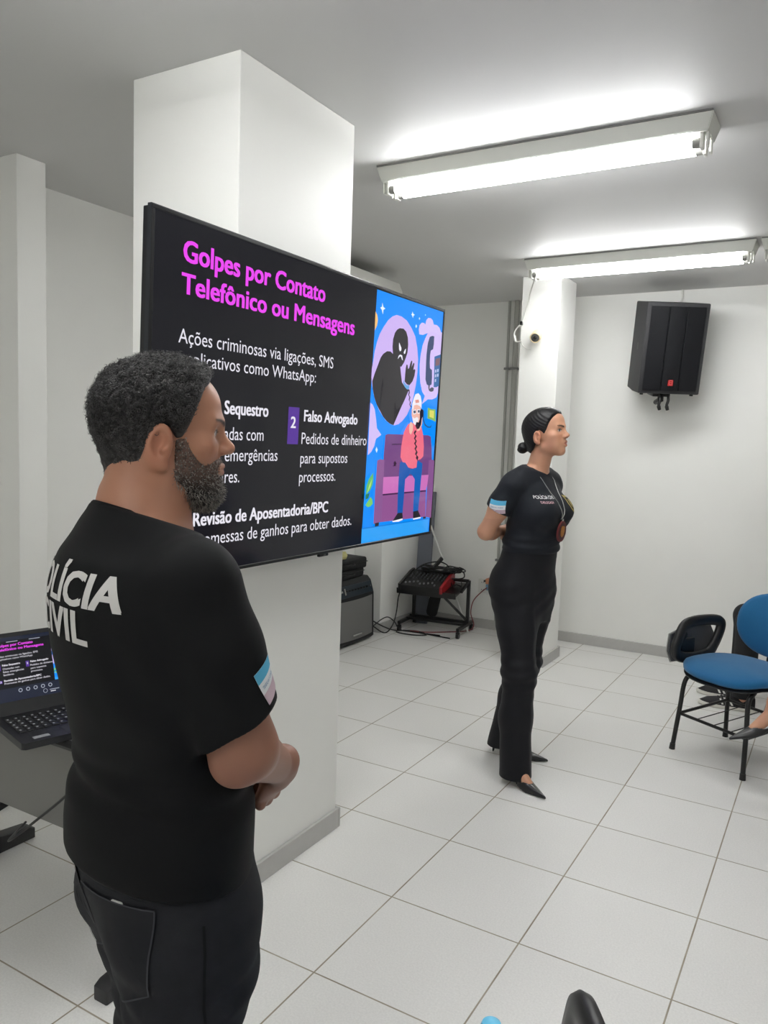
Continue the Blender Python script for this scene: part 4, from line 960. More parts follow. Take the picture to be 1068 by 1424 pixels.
# a hand: wrist, direction of the fingers, normal of the back of the hand, side of the thumb (+1 / -1 along the side axis)
def d_hand(P, wpos, dvec, nvec, thumb, s=1.0, curl=(.5, .6, .4), tcurl=.5, spread=.06):
    M = frame(dvec, nvec); Q = (P-V3(*wpos)) @ M / s; Q[:, 0] *= thumb      # x towards the thumb, y to the fingers, z back of hand
    d = d_ell(Q, (0, .048, 0), (.041, .052, .0145)); d = smin(d, d_cone(Q, (0, -.02, 0), (0, .02, 0), .026, .024), .02)
    d = smin(d, d_ell(Q, (.024, .035, -.010), (.018, .030, .015)), .012)
    for i, (x, y, L, r) in enumerate(((.030, .088, .074, .0098), (.0095, .094, .083, .0100), (-.0115, .090, .076, .0095), (-.031, .080, .060, .0086))):
        a = [x, y-.012, 0]; ang = 0; pts = [a]; rs = [r*1.08]
        side = (1.5-i)*spread*.5
        for j, (fr, c) in enumerate(zip((.45, .31, .24), curl)):
            ang += c; l = L*fr; a = [a[0]+l*math.sin(side), a[1]+l*math.cos(ang)*math.cos(side), a[2]-l*math.sin(ang)]
            pts.append(a); rs.append(r*(1-.10*(j+1)))
        d = smin(d, d_chain(Q, pts, rs, .004), .0055)
        d = smin(d, d_ell(Q, (x, y-.008, .006), (.009, .010, .008)), .006)
    t = tcurl; a0 = np.array([.030, .022, -.006]); a1 = a0+np.array([.026*math.cos(t*.6), .028, -.012*t]); a2 = a1+.031*np.array([.45-.5*t, .85, -.5*t]); a3 = a2+.025*np.array([.25-.7*t, .8, -.7*t])
    d = smin(d, d_chain(Q, [a0, a1, a2, a3], [.0135, .0125, .0108, .0088], .005), .008)
    return d*s
def bvh_of(o):
    me = o.data; n = len(me.vertices); co = np.empty(n*3, f32); me.vertices.foreach_get('co', co); co = co.reshape(-1, 3)
    return BVHTree.FromPolygons([tuple(v) for v in co.tolist()], [tuple(p.vertices) for p in me.polygons])
def decal(name, layers, origin, ax, ay, bvh, m, parent, lift=.0012, maxlen=.012, step=.0002, kind=None):
    """lay flat coloured shapes onto a surface: every point is pushed along the view normal of the patch until it meets the cloth"""
    ax = Vector(ax).normalized(); ay = Vector(ay); ay = (ay-ax*ay.dot(ax)).normalized(); nn = ax.cross(ay); origin = Vector(origin)
    bm = B(); cl = bm.loops.layers.float_color.new('Col')
    lay = bm.verts.layers.int.new('l')
    for i, (c, V, F) in enumerate(layers):
        vs = [bm.verts.new((v[0], v[1], 0)) for v in V]
        for v in vs: v[lay] = i
        for f in F:
            try: fc = bm.faces.new([vs[k] for k in f])
            except ValueError: continue
            for lp_ in fc.loops: lp_[cl] = (*c, 1)
    bmesh.ops.triangulate(bm, faces=bm.faces[:])
    for _ in range(5):
        es = [e for e in bm.edges if e.calc_length() > maxlen]
        if not es: break
        bmesh.ops.subdivide_edges(bm, edges=es, cuts=1); bmesh.ops.triangulate(bm, faces=[f for f in bm.faces if len(f.verts) > 4])
    lays = {}
    dead = []
    for v in bm.verts:
        p = origin+ax*v.co.x+ay*v.co.y; hit = bvh.ray_cast(p+nn*.25, -nn, .6)
        i = max([0]+[round(0)])
        if hit[0] is None: dead.append(v); continue
        lz = v[lay]
        v.co = hit[0]+(nn*.6+hit[1]*.4).normalized()*(lift+step*lz)
    bmesh.ops.delete(bm, geom=dead, context='VERTS')
    bm.normal_update()
    for f in bm.faces:
        if f.normal.dot(nn) < 0: f.normal_flip()
        f.smooth = True
    o = obj(name, bm, m, parent)
    return o
def tufts(name, pts, nrms, m, parent, L, r, curl=0.0, colors=None, seg=6, down=0.0, rseed=5, turns=1.2):
    """many short strands, each a thin three-sided tube; curl winds them"""
    r_ = np.random.default_rng(rseed); N = len(pts); nr = nrms/np.linalg.norm(nrms, axis=1, keepdims=True)
    t1 = np.cross(nr, r_.normal(size=(N, 3))); t1 /= np.linalg.norm(t1, axis=1, keepdims=True)+1e-9; t2 = np.cross(nr, t1)
    dirn = nr+.55*t1+np.array([0, 0, -down]); dirn /= np.linalg.norm(dirn, axis=1, keepdims=True)
    Ls = L*r_.uniform(.6, 1.25, N); ph = r_.uniform(0, 6.28, N)
    V = np.zeros((N, seg+1, 3, 3), f32)
    for j in range(seg+1):
        t = j/seg; a = ph+t*turns*2*PI
        c = pts+dirn*(Ls*t)[:, None]+(t1*np.cos(a)[:, None]+t2*np.sin(a)[:, None])*curl*min(1, t*2+.3)
        rr_ = r*(1-.75*t*t)
        for k in range(3):
            b = 2*PI*k/3; V[:, j, k] = c+(t1*math.cos(b)+t2*math.sin(b))*rr_
    base = (np.arange(N)*(seg+1)*3)[:, None]; F = []
    for j in range(seg):
        for k in range(3):
            k2 = (k+1) % 3; F.append(base+np.array([j*3+k, j*3+k2, (j+1)*3+k2, (j+1)*3+k])[None])
    Q = np.concatenate(F); me = bpy.data.meshes.new(name); V = V.reshape(-1, 3)
    me.vertices.add(len(V)); me.vertices.foreach_set('co', V.ravel()); me.loops.add(Q.size); me.loops.foreach_set('vertex_index', Q.astype(np.int32).ravel())
    me.polygons.add(len(Q)); me.polygons.foreach_set('loop_start', np.arange(0, Q.size, 4, dtype=np.int32)); me.polygons.foreach_set('use_smooth', np.ones(len(Q), bool)); me.update(); me.validate()
    if colors is not None: set_color(me, np.repeat(colors, (seg+1)*3, 0))
    return link(name, me, m, parent)
def sample_surface(o, n, keep=None, seed=1):
    me = o.data; k = len(me.vertices); co = np.empty(k*3, f32); me.vertices.foreach_get('co', co); co = co.reshape(-1, 3); no = np.empty(k*3, f32); me.vertices.foreach_get('normal', no); no = no.reshape(-1, 3)
    r_ = np.random.default_rng(seed); id_ = np.arange(k) if keep is None else np.nonzero(keep(co))[0]
    id_ = r_.choice(id_, size=n, replace=len(id_) < n); return co[id_]+r_.normal(size=(n, 3))*.0012, no[id_]

# ------------------------------------------------------------------ the man with his back to us
def orient(fv):   # rotation about z that turns local +y into the given direction
    return math.atan2(-fv[0], fv[1])
RH = np.array([.864, .504]); FH = np.array([-.504, .864])
M_shirt = mat('shirt_black', (7, 8, 10), rough=.75, noise=.1, nscale=60, bump=.15, bscale=900, spec=.22)
M_jeans = mat('jeans_black', (33, 34, 38), rough=.85, noise=.28, nscale=35, bump=.35, bscale=900, spec=.25)
M_skin_m = vcol_mat('skin_man', rough=.48, spec=.4, sss=.12, bump=.12, bscale=500)
M_decal = vcol_mat('cloth_print', rough=.7, spec=.2)
ang = math.radians(38)
Fm = RH*math.cos(ang)+FH*math.sin(ang)
man = thing('person', 'bearded man with curly dark hair seen from behind, black shirt lettered POLÍCIA CIVIL', 'person', (.705, -.872, 0), orient(Fm))
hcm = (-.002, .026, 1.503); Mh = rot(math.radians(-2), 0, math.radians(-19)); SM = .94   # head turned a little to his right
TOR = [  # z, cx, cy, half width, half depth of the shirt
 (.74, 0, .030, .180, .136), (.83, 0, .024, .190, .143), (.90, 0, .022, .196, .145), (.955, 0, .024, .193, .138), (1.00, 0, .022, .184, .124), (1.06, 0, .012, .187, .124), (1.13, 0, .0, .196, .127),
 (1.20, 0, -.012, .203, .127), (1.27, 0, -.020, .198, .124), (1.33, 0, -.022, .172, .108), (1.375, 0, -.018, .120, .086), (1.41, 0, -.012, .088, .074), (1.432, 0, -.008, .078, .072)]
shR, elR, wrR = (.166, .008, 1.302), (.210, .066, 1.068), (.092, .200, .965)
shL, elL, wrL = (-.178, .035, 1.305), (-.238, .09, 1.085), (-.075, .225, .955)
LEG = dict(hR=(.096, .040, .80), kR=(.105, .02, .47), aR=(.12, -.02, .09), hL=(-.096, .040, .80), kL=(-.105, .075, .47), aL=(-.12, .07, .09))
def man_arm(P, s_, e, w_, g=0.0):
    d = d_chain(P, [s_, ((s_[0]+e[0])/2, (s_[1]+e[1])/2, (s_[2]+e[2])/2), e], [.060+g, .054+g, .047+g], .006)
    return d
def man_body(P):
    d = d_head(P, hcm, Mh, SM)
    neck = d_cone(P, (0, -.018, 1.36), (0, -.008, 1.475), .067, .054); neck = smin(neck, d_cone(P, (0, .026, 1.37), (0, .022, 1.43), .046, .042), .03)
    d = smin(d, neck, .018)
    T = [(z, x, y, a-.016, b-.016) for z, x, y, a, b in TOR[1:]]
    d = smin(d, d_loft(P, T), .03)
    for s_, e, w_, th in ((shR, elR, wrR, 1), (shL, elL, wrL, -1)):
        a = man_arm(P, s_, e, w_); mid = tuple(np.array(e)*.62+np.array(w_)*.38)
        a = smin(a, d_cone(P, e, w_, .047, .027), .022)
        a = smin(a, d_ell(P, (e[0]-.004, e[1]-.016, e[2]-.026), (.03, .026, .026)), .02)
        d = smin(d, a, .02)
    d = smin(d, d_hand(P, wrR, (-.58, .10, -.76), (.88, .38, -.25), -1, 1.06, (.75, .85, .55), .6), .012)
    d = smin(d, d_hand(P, wrL, (.62, .12, -.70), (-.25, .90, -.1), 1, 1.04, (.7, .8, .5), .8), .012)
    for a, b, c in (('hR', 'kR', 'aR'), ('hL', 'kL', 'aL')):
        d = smin(d, d_chain(P, [LEG[a], LEG[b], LEG[c]], [.076, .055, .042], .03), .04)
    for q in ('aR', 'aL'):
        x, y, z = LEG[q]; d = smin(d, d_cone(P, (x, y-.01, .05), (x, y+.14, .035), .038, .03), .03)
    return d
skin_m = SKIN_L((166, 118, 94))
def man_col(P):
    c = head_color(P, hcm, Mh, SM, skin_m, SKIN_L((150, 92, 84)), SKIN_L((42, 34, 32)))
    low = P[:, 2] < 1.2
    c[low] = (SKIN_L((140, 98, 80))[None]*(1+.06*noise3(P[low], 70, 8)+.05*noise3(P[low], 25, 9))[:, None])
    return c
mb = surface(man_body, (-.36, -.24, -.005), (.36, .40, 1.72), .0028, 'body', M_skin_m, man, man_col)
def folds(P):
    z = P[:, 2]; x = P[:, 0]; y = P[:, 1]
    f = .0060*np.exp(-((z-.985)/.035)**2)*np.sin((z-.985)*95+x*5+y*3)          # rolls at the waist
    f += .0030*noise3(P*V3(1, 1, 2.2), 22, 21)*np.clip((1.25-z)/.2, 0, 1)+.0016*noise3(P, 45, 22)
    f += .0028*np.sin((x*1.2+z*.9+y)*42)*np.exp(-((z-1.19)/.09)**2)*np.clip((np.abs(x)-.08)/.1, 0, 1)
    return f
def man_shirt(P):
    d = d_loft(P, TOR, k=.008)
    d = smin(d, d_cone(P, (-.155, -.002, 1.318), (.155, -.002, 1.318), .062, .062), .05)
    d = smin(d, d_cone(P, (.07, -.02, 1.37), (-.07, -.02, 1.37), .05, .05), .04)
    for s_, e in ((shR, elR), (shL, elL)):
        s_ = np.array(s_); e = np.array(e); tt = .85; end = s_+(e-s_)*tt
        sl = d_chain(P, [tuple(s_+(0, 0, .0)), tuple(s_+(e-s_)*.4), tuple(s_+(e-s_)*.95)], [.068, .069, .067], .03)
        ax = (e-s_)/np.linalg.norm(e-s_); nn_ = (ax+np.array((.12*np.sign(e[0]), .30, 0))); nn_ /= np.linalg.norm(nn_)
        sl = smax(sl, (P-V3(*end)) @ V3(*nn_), .006)
        d = smin(d, sl, .022)
    d = d-folds(P)
    neck = d_cone(P, (0, -.010, 1.36), (0, -.004, 1.50), .0675, .0675)
    cut = smax(-(neck-.006), (1.415-.30*(P[:, 1]+.05)-P[:, 2])*1.0, .004)
    d = smax(d, (P[:, 2]-1.412+.34*(P[:, 1]+.06)), .008)
    return smax(d, .838-.16*P[:, 1]-P[:, 2], .006)
ms = surface(man_shirt, (-.36, -.24, .74), (.36, .30, 1.46), .004, 'shirt', M_shirt, man)
# collar rib
def collar_pts(zb, r, k=40): return [(r*math.sin(2*PI*i/k)*1.0, -.008+r*math.cos(2*PI*i/k)*.98, zb-.34*(-.008+r*math.cos(2*PI*i/k)*.98+.06)) for i in range(k)]
bm = B(); tube(bm, collar_pts(1.409, .0735), .0055, 8, closed=True); cr = obj('collar', bm, M_shirt, man, True)
def man_jeans(P):
    hp = d_loft(P, [(.64, 0, .066, .165, .112), (.70, 0, .058, .178, .124), (.76, 0, .050, .188, .136), (.82, 0, .034, .186, .137), (.90, 0, .024, .180, .130)])
    d = hp
    for a, b, c in (('hR', 'kR', 'aR'), ('hL', 'kL', 'aL')):
        A, Bq, Cq = (np.array(LEG[q]) for q in (a, b, c))
        d = smin(d, d_chain(P, [tuple(A+(0, 0, -.06)), tuple((A+Bq)/2), tuple(Bq), tuple((Bq+Cq)/2), tuple(Cq+(0, 0, -.03))], [.098, .092, .076, .070, .068], .03), .035)
    for sx in (-1, 1):
        d = smin(d, d_ell(P, (sx*.080, -.020, .745), (.078, .064, .075)), .03)
    z = P[:, 2]
    d = d-.0035*noise3(P*V3(1, 1, 1.8), 30, 31)-.004*np.exp(-((z-.46)/.1)**2)*np.sin(z*80+P[:, 0]*20)-.003*np.exp(-((z-.66)/.05)**2)*np.sin(z*110+P[:, 0]*30)
    return smax(d, .045-z, .006)
mj = surface(man_jeans, (-.30, -.24, .02), (.30, .26, .91), .0045, 'jeans', M_jeans, man)
jb = bvh_of(mj)
# back pockets, seams and the card edge
M_seam = mat('jeans_seam', (20, 21, 24), rough=.9)
M_stitch = mat('jeans_stitch', (52, 53, 58), rough=.9)
for sx in (-1, 1):
    W_, H_ = .078, .085
    outl = [(-W_, H_), (W_, H_), (W_*.92, -H_*.55), (0, -H_), (-W_*.92, -H_*.55)]
    pk = decal('back_pocket', [poly(lin((29, 30, 34)), outl)], (sx*.118, -.15, .742), (.9, sx*.42, 0), (0, 0, 1), jb, M_decal, mj, lift=.003, maxlen=.02)
    def ln(a, b, w_=.0013):
        a = np.array(a); b = np.array(b); d_ = (b-a)/np.linalg.norm(b-a); n_ = np.array([-d_[1], d_[0]])*w_; return [tuple(a+n_), tuple(b+n_), tuple(b-n_), tuple(a-n_)]
    sh_ = [poly(lin((60, 61, 66)), ln(outl[i], outl[(i+1) % 5])) for i in range(5)]
    decal('pocket_stitching', sh_, (sx*.118, -.15, .742), (.9, sx*.42, 0), (0, 0, 1), jb, M_decal, mj, lift=.0042, maxlen=.02, step=0)
decal('side_seam', [poly(lin((15, 16, 18)), [(-.002, -.62), (.002, -.62), (.002, .06), (-.002, .06)])], (.16, .015, .74), (0, 1, 0), (0, 0, 1), jb, M_decal, mj, lift=.0016, maxlen=.03)
hit = jb.ray_cast(Vector((.102, -.4, .826)), Vector((0, 1, 0)), .8); hn = hit[1]
TCd = Matrix.Translation(hit[0]+hn*.0018) @ hn.to_track_quat('Z', 'Y').to_matrix().to_4x4()
bm = B(); prism(bm, roundrect(.022, .008, .003), -.0006, .0006, TCd)
o = obj('white_card', bm, M_white, None); o.location = man.location; o.rotation_euler = man.rotation_euler; tag(o, "edge of a white card sticking out of the man's back jeans pocket", 'card')
# shoes
for q in ('aR', 'aL'):
    x, y, z = LEG[q]
    def shoe(P, x=x, y=y):
        d = d_chain(P, [(x, y-.045, .045), (x, y+.05, .045), (x, y+.155, .034)], [.043, .046, .036], .03); return smax(d, -P[:, 2]+.0, .004)
    surface(shoe, (x-.08, y-.12, -.01), (x+.08, y+.24, .12), .006, 'shoe', M_black, man)
# hair
def hairline(y): return np.interp(y, [-.11, -.085, -.06, -.035, -.022, -.008, .004, .016, .026, .036, .046, .06, .075, .1], [-.092, -.092, -.088, -.062, -.012, .036, .036, .018, .018, .040, .068, .102, .122, .135])
def skull(Q):
    d = d_ell(Q, (0, -.012, .048), (.0755, .098, .091)); return smin(d, d_ell(Q, (0, .022, .075), (.062, .068, .058)), .03)
def man_hair(P):
    Q = (P-V3(*hcm)) @ Mh / SM
    up = np.clip((Q[:, 2]+.055)/.13, 0, 1)*np.clip((Q[:, 2]-hairline(Q[:, 1])+.012)/.035, .15, 1); th = .003+.012*up**1.2
    base = skull(Q); nk = d_ell(Q, (0, -.026, -.02), (.064, .066, .095))
    d = smin(base, nk, .03)-th-(.0035*noise3(Q, 190, 41)+.0028*noise3(Q, 330, 42))*(.25+.75*up)
    hl = (hairline(Q[:, 1])+.004*noise3(Q, 120, 43)-Q[:, 2])*.7
    d = smax(d, hl, .006)
    return smax(d, -(base+.008), .002)*SM
def hair_col(P):
    Q = (P-V3(*hcm)) @ Mh / SM; g = np.clip(.30+.5*noise3(Q, 150, 44)+.25*noise3(Q, 320, 45), 0, 1)[:, None]
    side = np.clip((Q[:, 1]-.0)/.05, 0, 1)[:, None]*np.clip((.09-Q[:, 2])/.06, 0, 1)[:, None]
    a = SKIN_L((22, 21, 22)); b = SKIN_L((58, 56, 56)); return (a[None]*(1-g)+b[None]*g)*(1-.0*side)+side*SKIN_L((52, 45, 42))[None]*.5
M_hair = vcol_mat('hair_dark', rough=.5, spec=.4)
mh = surface(man_hair, (-.13, -.15, 1.42), (.13, .16, 1.71), .0026, 'hair', M_hair, man, hair_col)
def top_only(co):
    Q = (co-V3(*hcm)) @ Mh / SM; return (Q[:, 2] > hairline(Q[:, 1])+.012) & (skull(Q) > .004)
pts, nr = sample_surface(mh, 9000, top_only, 5)
Qh = (pts-V3(*hcm)) @ Mh / SM; keep_l = np.clip((Qh[:, 2]+.04)/.10, .25, 1)
g = np.clip(rng.normal(.32, .32, len(pts)), 0, 1)[:, None]
hc_ = SKIN_L((18, 17, 18))[None]*(1-g)+SKIN_L((92, 90, 90))[None]*g
tufts('hair_curls', pts-nr*.002, nr, M_hair, mh, .008*keep_l, .0008, curl=.003, colors=hc_, seg=8, turns=1.5)
# beard
def beard_dist(Q):
    X = Q.copy(); X[:, 0] = np.abs(X[:, 0])
    d = d_ell(Q, (0, .036, -.005), (.060, .056, .076)); d = smin(d, d_ell(Q, (0, .066, -.074), (.028, .024, .020)), .03)
    return smin(d, d_cone(X, (.052, .005, -.042), (.014, .064, -.076), .022, .014), .022)
def beard_mask(Q):   # positive inside the beard's area
    top = np.interp(Q[:, 1], [0, .018, .03, .042, .055, .066, .075, .085, .11], [.010, .018, .020, -.002, -.018, -.024, -.021, -.014, -.010])
    bot = np.interp(Q[:, 1], [0, .02, .05, .08], [-.066, -.088, -.105, -.12])
    lips = d_ell(Q, (0, .10, -.0315), (.026, .03, .0115))
    return np.minimum(np.minimum(top-Q[:, 2], Q[:, 2]-bot), np.minimum(lips, Q[:, 1]-.014-.10*np.clip(-.045-Q[:, 2], 0, .05)*0))
def man_beard(P):
    Q = (P-V3(*hcm)) @ Mh / SM; m_ = beard_mask(Q)
    chin = np.clip((-.03-Q[:, 2])/.05, 0, 1)*np.clip((Q[:, 1]-.02)/.05, 0, 1)
    th = (.0015+.007*chin)*np.clip(m_/.012, 0, 1)+.0012*noise3(Q, 260, 51)*chin
    return smax(d_head(P, hcm, Mh, SM)/SM-th-.0008, -m_, .003)*SM
def beard_col(P):
    Q = (P-V3(*hcm)) @ Mh / SM; chin = np.clip((-.03-Q[:, 2])/.04, 0, 1)[:, None]
    return SKIN_L((100, 76, 66))[None]*(1-chin)+SKIN_L((44, 39, 37))[None]*chin
mbd = surface(man_beard, (-.1, -.02, 1.38), (.1, .15, 1.56), .0026, 'beard', M_hair, man, beard_col)
pts, nr = sample_surface(mbd, 7000, None, 9)
Qb = (pts-V3(*hcm)) @ Mh / SM; chin = np.clip((-.02-Qb[:, 2])/.05, .12, 1)
g = np.clip(rng.normal(.42, .38, len(pts))+.35*np.clip((-.075-Qb[:, 2])/.03, 0, 1), 0, 1)[:, None]
bc = SKIN_L((26, 23, 22))[None]*(1-g)+SKIN_L((168, 162, 154))[None]*g
tufts('beard_hair', pts, nr, M_hair, mbd, .009*chin, .00055, curl=.0012, colors=bc, seg=5, down=.6, turns=.8)
# print on the back and the sleeve flag
sb = bvh_of(ms)
WHT2 = lin((205, 203, 200))
L1 = fit_text('POLÍCIA', -.122, .146, .002, .046, .055); L2 = fit_text('CIVIL', -.086, .090, -.0525, .046, .055)
decal('back_print', [(WHT2, *L1), (WHT2, *L2)], (.010, -.16, 1.275), (1, 0, 0), (0, 0, 1), sb, M_decal, ms, lift=.0015, maxlen=.012, step=.00005)
def flag(w_, h_):
    a = lin((88, 170, 205)); b = lin((222, 224, 226)); c = lin((190, 168, 178)); L_ = [rect(b, -w_/2, -h_/2, w_/2, h_/2), rect(a, -w_/2, h_/6, w_/2, h_/2), rect(c, -w_/2, -h_/2, w_/2, -h_/6)]
    V, F = fit_text('TRABALHA E CONFIA', -w_*.40, w_*.40, -h_*.05, h_*.10, .02); L_.append((lin((120, 150, 175)), V, F)); return L_
mid = np.array(shR)+(np.array(elR)-np.array(shR))*.52
decal('flag_patch', flag(.050, .052), (mid[0]+.045, mid[1]+.040, mid[2]-.005), (-.50, .75, .40), (-.05, -.32, .95), sb, M_decal, ms, lift=.0015, maxlen=.01, step=.0003)
# phone in his hands
bm = B(); prism(bm, roundrect(.068, .13, .01), -.004, .004, None, .002); o = obj('mobile_phone', bm, M_black, None)
o.matrix_world = Matrix.Translation(man.location) @ Euler(man.rotation_euler).to_matrix().to_4x4() @ Matrix.Translation((.004, .196, .893)) @ Matrix(frame((-.58, .10, -.76), (.88, .38, -.25)).tolist()).to_4x4()
tag(o, "black mobile phone held in the man's clasped hands", 'phone')

# ------------------------------------------------------------------ the woman speaking, hands behind her back
aw = math.radians(-45)
Fw = RH*math.cos(aw)+FH*math.sin(aw)
wom = thing('person', 'woman with dark hair in a low bun, black shirt and trousers, hands behind her back', 'person', (.45, 1.68, 0), orient(Fw))
hcw = (.0, .040, 1.562); Mw = rot(math.radians(6), 0, math.radians(11)); SW = .945
TW = [(1.042, 0, -.012, .143, .116), (1.06, 0, -.010, .148, .121), (1.085, 0, -.010, .148, .120), (1.14, 0, .000, .140, .116), (1.19, 0, .012, .146, .122), (1.235, 0, .018, .152, .128), (1.28, 0, .010, .152, .115), (1.335, 0, -.004, .148, .094), (1.375, 0, -.010, .118, .076), (1.405, 0, -.010, .082, .062), (1.43, 0, -.006, .062, .055)]
shRw, elRw, wrRw = (.160, -.020, 1.345), (.204, -.115, 1.135), (.045, -.150, 1.125)
shLw, elLw, wrLw = (-.165, -.025, 1.345), (-.225, -.125, 1.13), (-.09, -.148, 1.135)
WL = dict(hR=(.088, -.035, .90), kR=(.108, .035, .50), aR=(.126, .030, .10), hL=(-.088, -.045, .90), kL=(-.098, -.08, .50), aL=(-.105, -.185, .11))
toeR, toeL = Vector((.235, .083)), Vector((.112, .098))
def foot_dirs():
    R_ = Matrix.Rotation(-orient(Fw), 2); d1 = R_ @ Vector((.886, -.463)); d2 = R_ @ Vector((1.0, .08)); return d1.normalized(), d2.normalized()
fdR, fdL = foot_dirs()
def d_foot_skin(P, ank, fd, hz):
    x, y, z = ank; ux, uy = fd.x, fd.y
    heel = (x-ux*.035, y-uy*.035, hz+.035); ball = (x+ux*.115, y+uy*.115, .026)
    return smin(d_chain(P, [(x, y, z+.02), (x+ux*.0, y+uy*.0, hz+.035), ball], [.032, .031, .022], .03), d_cone(P, heel, (x, y, z), .026, .030), .03)
def wom_body(P):
    d = d_head(P, hcw, Mw, SW, True, True)
    neck = d_cone(P, (0, -.004, 1.39), (0, .026, 1.50), .052, .047); d = smin(d, neck, .022)
    d = smin(d, d_cone(P, (.0, .0, 1.40), (.12, -.02, 1.365), .045, .05), .02); d = smin(d, d_cone(P, (.0, .0, 1.40), (-.12, -.02, 1.365), .045, .05), .02)
    d = smin(d, d_loft(P, [(z, x, y, a-.012, b-.012) for z, x, y, a, b in TW]), .02)
    for s_, e, w_, th in ((shRw, elRw, wrRw, 1), (shLw, elLw, wrLw, -1)):
        mid = tuple(np.array(e)*.65+np.array(w_)*.35)
        a = smin(d_chain(P, [s_, tuple((np.array(s_)+np.array(e))/2), e], [.045, .042, .036], .03), d_chain(P, [e, mid, w_], [.037, .036, .024], .02), .016)
        d = smin(d, a, .015)
    d = smin(d, d_hand(P, wrRw, (-.95, -.05, -.15), (.2, -.95, .1), -1, .92, (.3, .5, .4), .4), .01)
    d = smin(d, d_hand(P, wrLw, (.97, .0, .05), (-.1, -.95, .1), 1, .92, (.4, .6, .5), .5), .01)
    for a, b, c, fd, hz in (('hR', 'kR', 'aR', fdR, .062), ('hL', 'kL', 'aL', fdL, .062)):
        d = smin(d, d_chain(P, [WL[a], WL[b], WL[c]], [.075, .050, .034], .03), .03)
        d = smin(d, d_foot_skin(P, WL[c], fd, hz), .02)
    return d
skin_w = SKIN_L((196, 146, 118))
def wom_col(P):
    c = head_color(P, hcw, Mw, SW, skin_w, SKIN_L((150, 70, 66)), SKIN_L((40, 28, 24)), True)
    low = P[:, 2] < 1.2; c[low] = SKIN_L((186, 138, 112))[None]*(1+.05*noise3(P[low], 40, 61))[:, None]
    return c
M_skin_w = vcol_mat('skin_woman', rough=.45, spec=.4, sss=.12)
surface(wom_body, (-.36, -.34, -.005), (.36, .24, 1.75), .0034, 'body', M_skin_w, wom, wom_col)
M_tee = mat('tee_navy_black', (20, 24, 31), rough=.75, noise=.08, nscale=60, sheen=.03, spec=.3)
M_tr = mat('trousers_black', (10, 11, 17), rough=.7, noise=.06, nscale=50, sheen=.03, spec=.3)
def wom_shirt(P):
    d = d_loft(P, TW, k=.012)
    for sx in (-1, 1): d = smin(d, d_ell(P, (sx*.070, .095, 1.232), (.064, .052, .066)), .035)
    d = smin(d, d_cone(P, (-.135, -.018, 1.352), (.135, -.018, 1.352), .048, .048), .04)
    for s_, e in ((shRw, elRw), (shLw, elLw)):
        s_ = np.array(s_); e = np.array(e); end = s_+(e-s_)*.53; ax = (e-s_)/np.linalg.norm(e-s_)
        sl = d_chain(P, [tuple(s_), tuple(s_+(e-s_)*.4), tuple(e)], [.054, .055, .056], .03); sl = smax(sl, (P-V3(*end)) @ V3(*ax), .005); d = smin(d, sl, .02)
    for sx in (-1, 1): d = smin(d, d_cone(P, (sx*.03, -.006, 1.405), (sx*.13, -.02, 1.362), .056, .056), .02)
    z = P[:, 2]; x = P[:, 0]
    d = d-.0035*np.exp(-((z-1.09)/.035)**2)*np.sin(z*150+x*25+P[:, 1]*18)-.0022*noise3(P*V3(1, 1, 1.6), 38, 62)-.0025*np.sin((z*1.1-np.abs(x)*.8)*90)*np.exp(-((z-1.17)/.04)**2)
    zc = np.interp(P[:, 1], [-.06, -.03, .02, .06, .09], [1.437, 1.436, 1.422, 1.398, 1.385])
    return smax(d, z-zc-.006, .005)
ws = surface(wom_shirt, (-.34, -.26, 1.0), (.34, .22, 1.45), .0045, 'shirt', M_tee, wom)
def wom_trousers(P):
    d = d_loft(P, [(.72, 0, -.03, .140, .095), (.80, 0, -.035, .166, .120), (.87, 0, -.042, .172, .128), (.94, 0, -.040, .170, .126), (1.0, 0, -.024, .152, .118), (1.05, 0, -.014, .143, .116), (1.075, 0, -.012, .140, .112)], k=.008)
    for sx in (-1, 1): d = smin(d, d_ell(P, (sx*.075, -.080, .885), (.080, .072, .095)), .04)
    z = P[:, 2]
    for a, b, c in (('hR', 'kR', 'aR'), ('hL', 'kL', 'aL')):
        A, K, C_ = (np.array(WL[q]) for q in (a, b, c)); fd = fdR if a == 'hR' else fdL; sf = .034 if a == 'hR' else -.012; hem = C_+np.array((fd.x*sf, fd.y*sf, -.068 if a == 'hR' else -.062))
        L_ = d_chain(P, [tuple(A+(0, 0, -.03)), tuple((A+K)/2), tuple(K), tuple((K+C_)/2), tuple(hem+(0, 0, -.08))], [.093, .083, .074, .070, .074 if a == 'hR' else .084], .04)
        cx = np.interp(z, [C_[2], K[2], A[2]], [C_[0], K[0], A[0]]); cy = np.interp(z, [C_[2], K[2], A[2]], [C_[1], K[1], A[1]])
        L_ = L_-.003*np.exp(-((P[:, 0]-cx)/.014)**2)*(P[:, 1] > cy)           # pressed crease
        L_ = smax(L_, (hem[2]-z), .003); d = smin(d, L_, .045)
    d = d-.003*noise3(P*V3(1, 1, 1.4), 26, 63)-.0018*np.exp(-((z-.83)/.07)**2)*np.sin(z*90+P[:, 0]*45)
    return d-.003*np.exp(-((z-.5)/.08)**2)*np.sin(z*110+P[:, 0]*20)
wt = surface(wom_trousers, (-.26, -.34, .01), (.28, .20, 1.08), .0048, 'trousers', M_tr, wom)
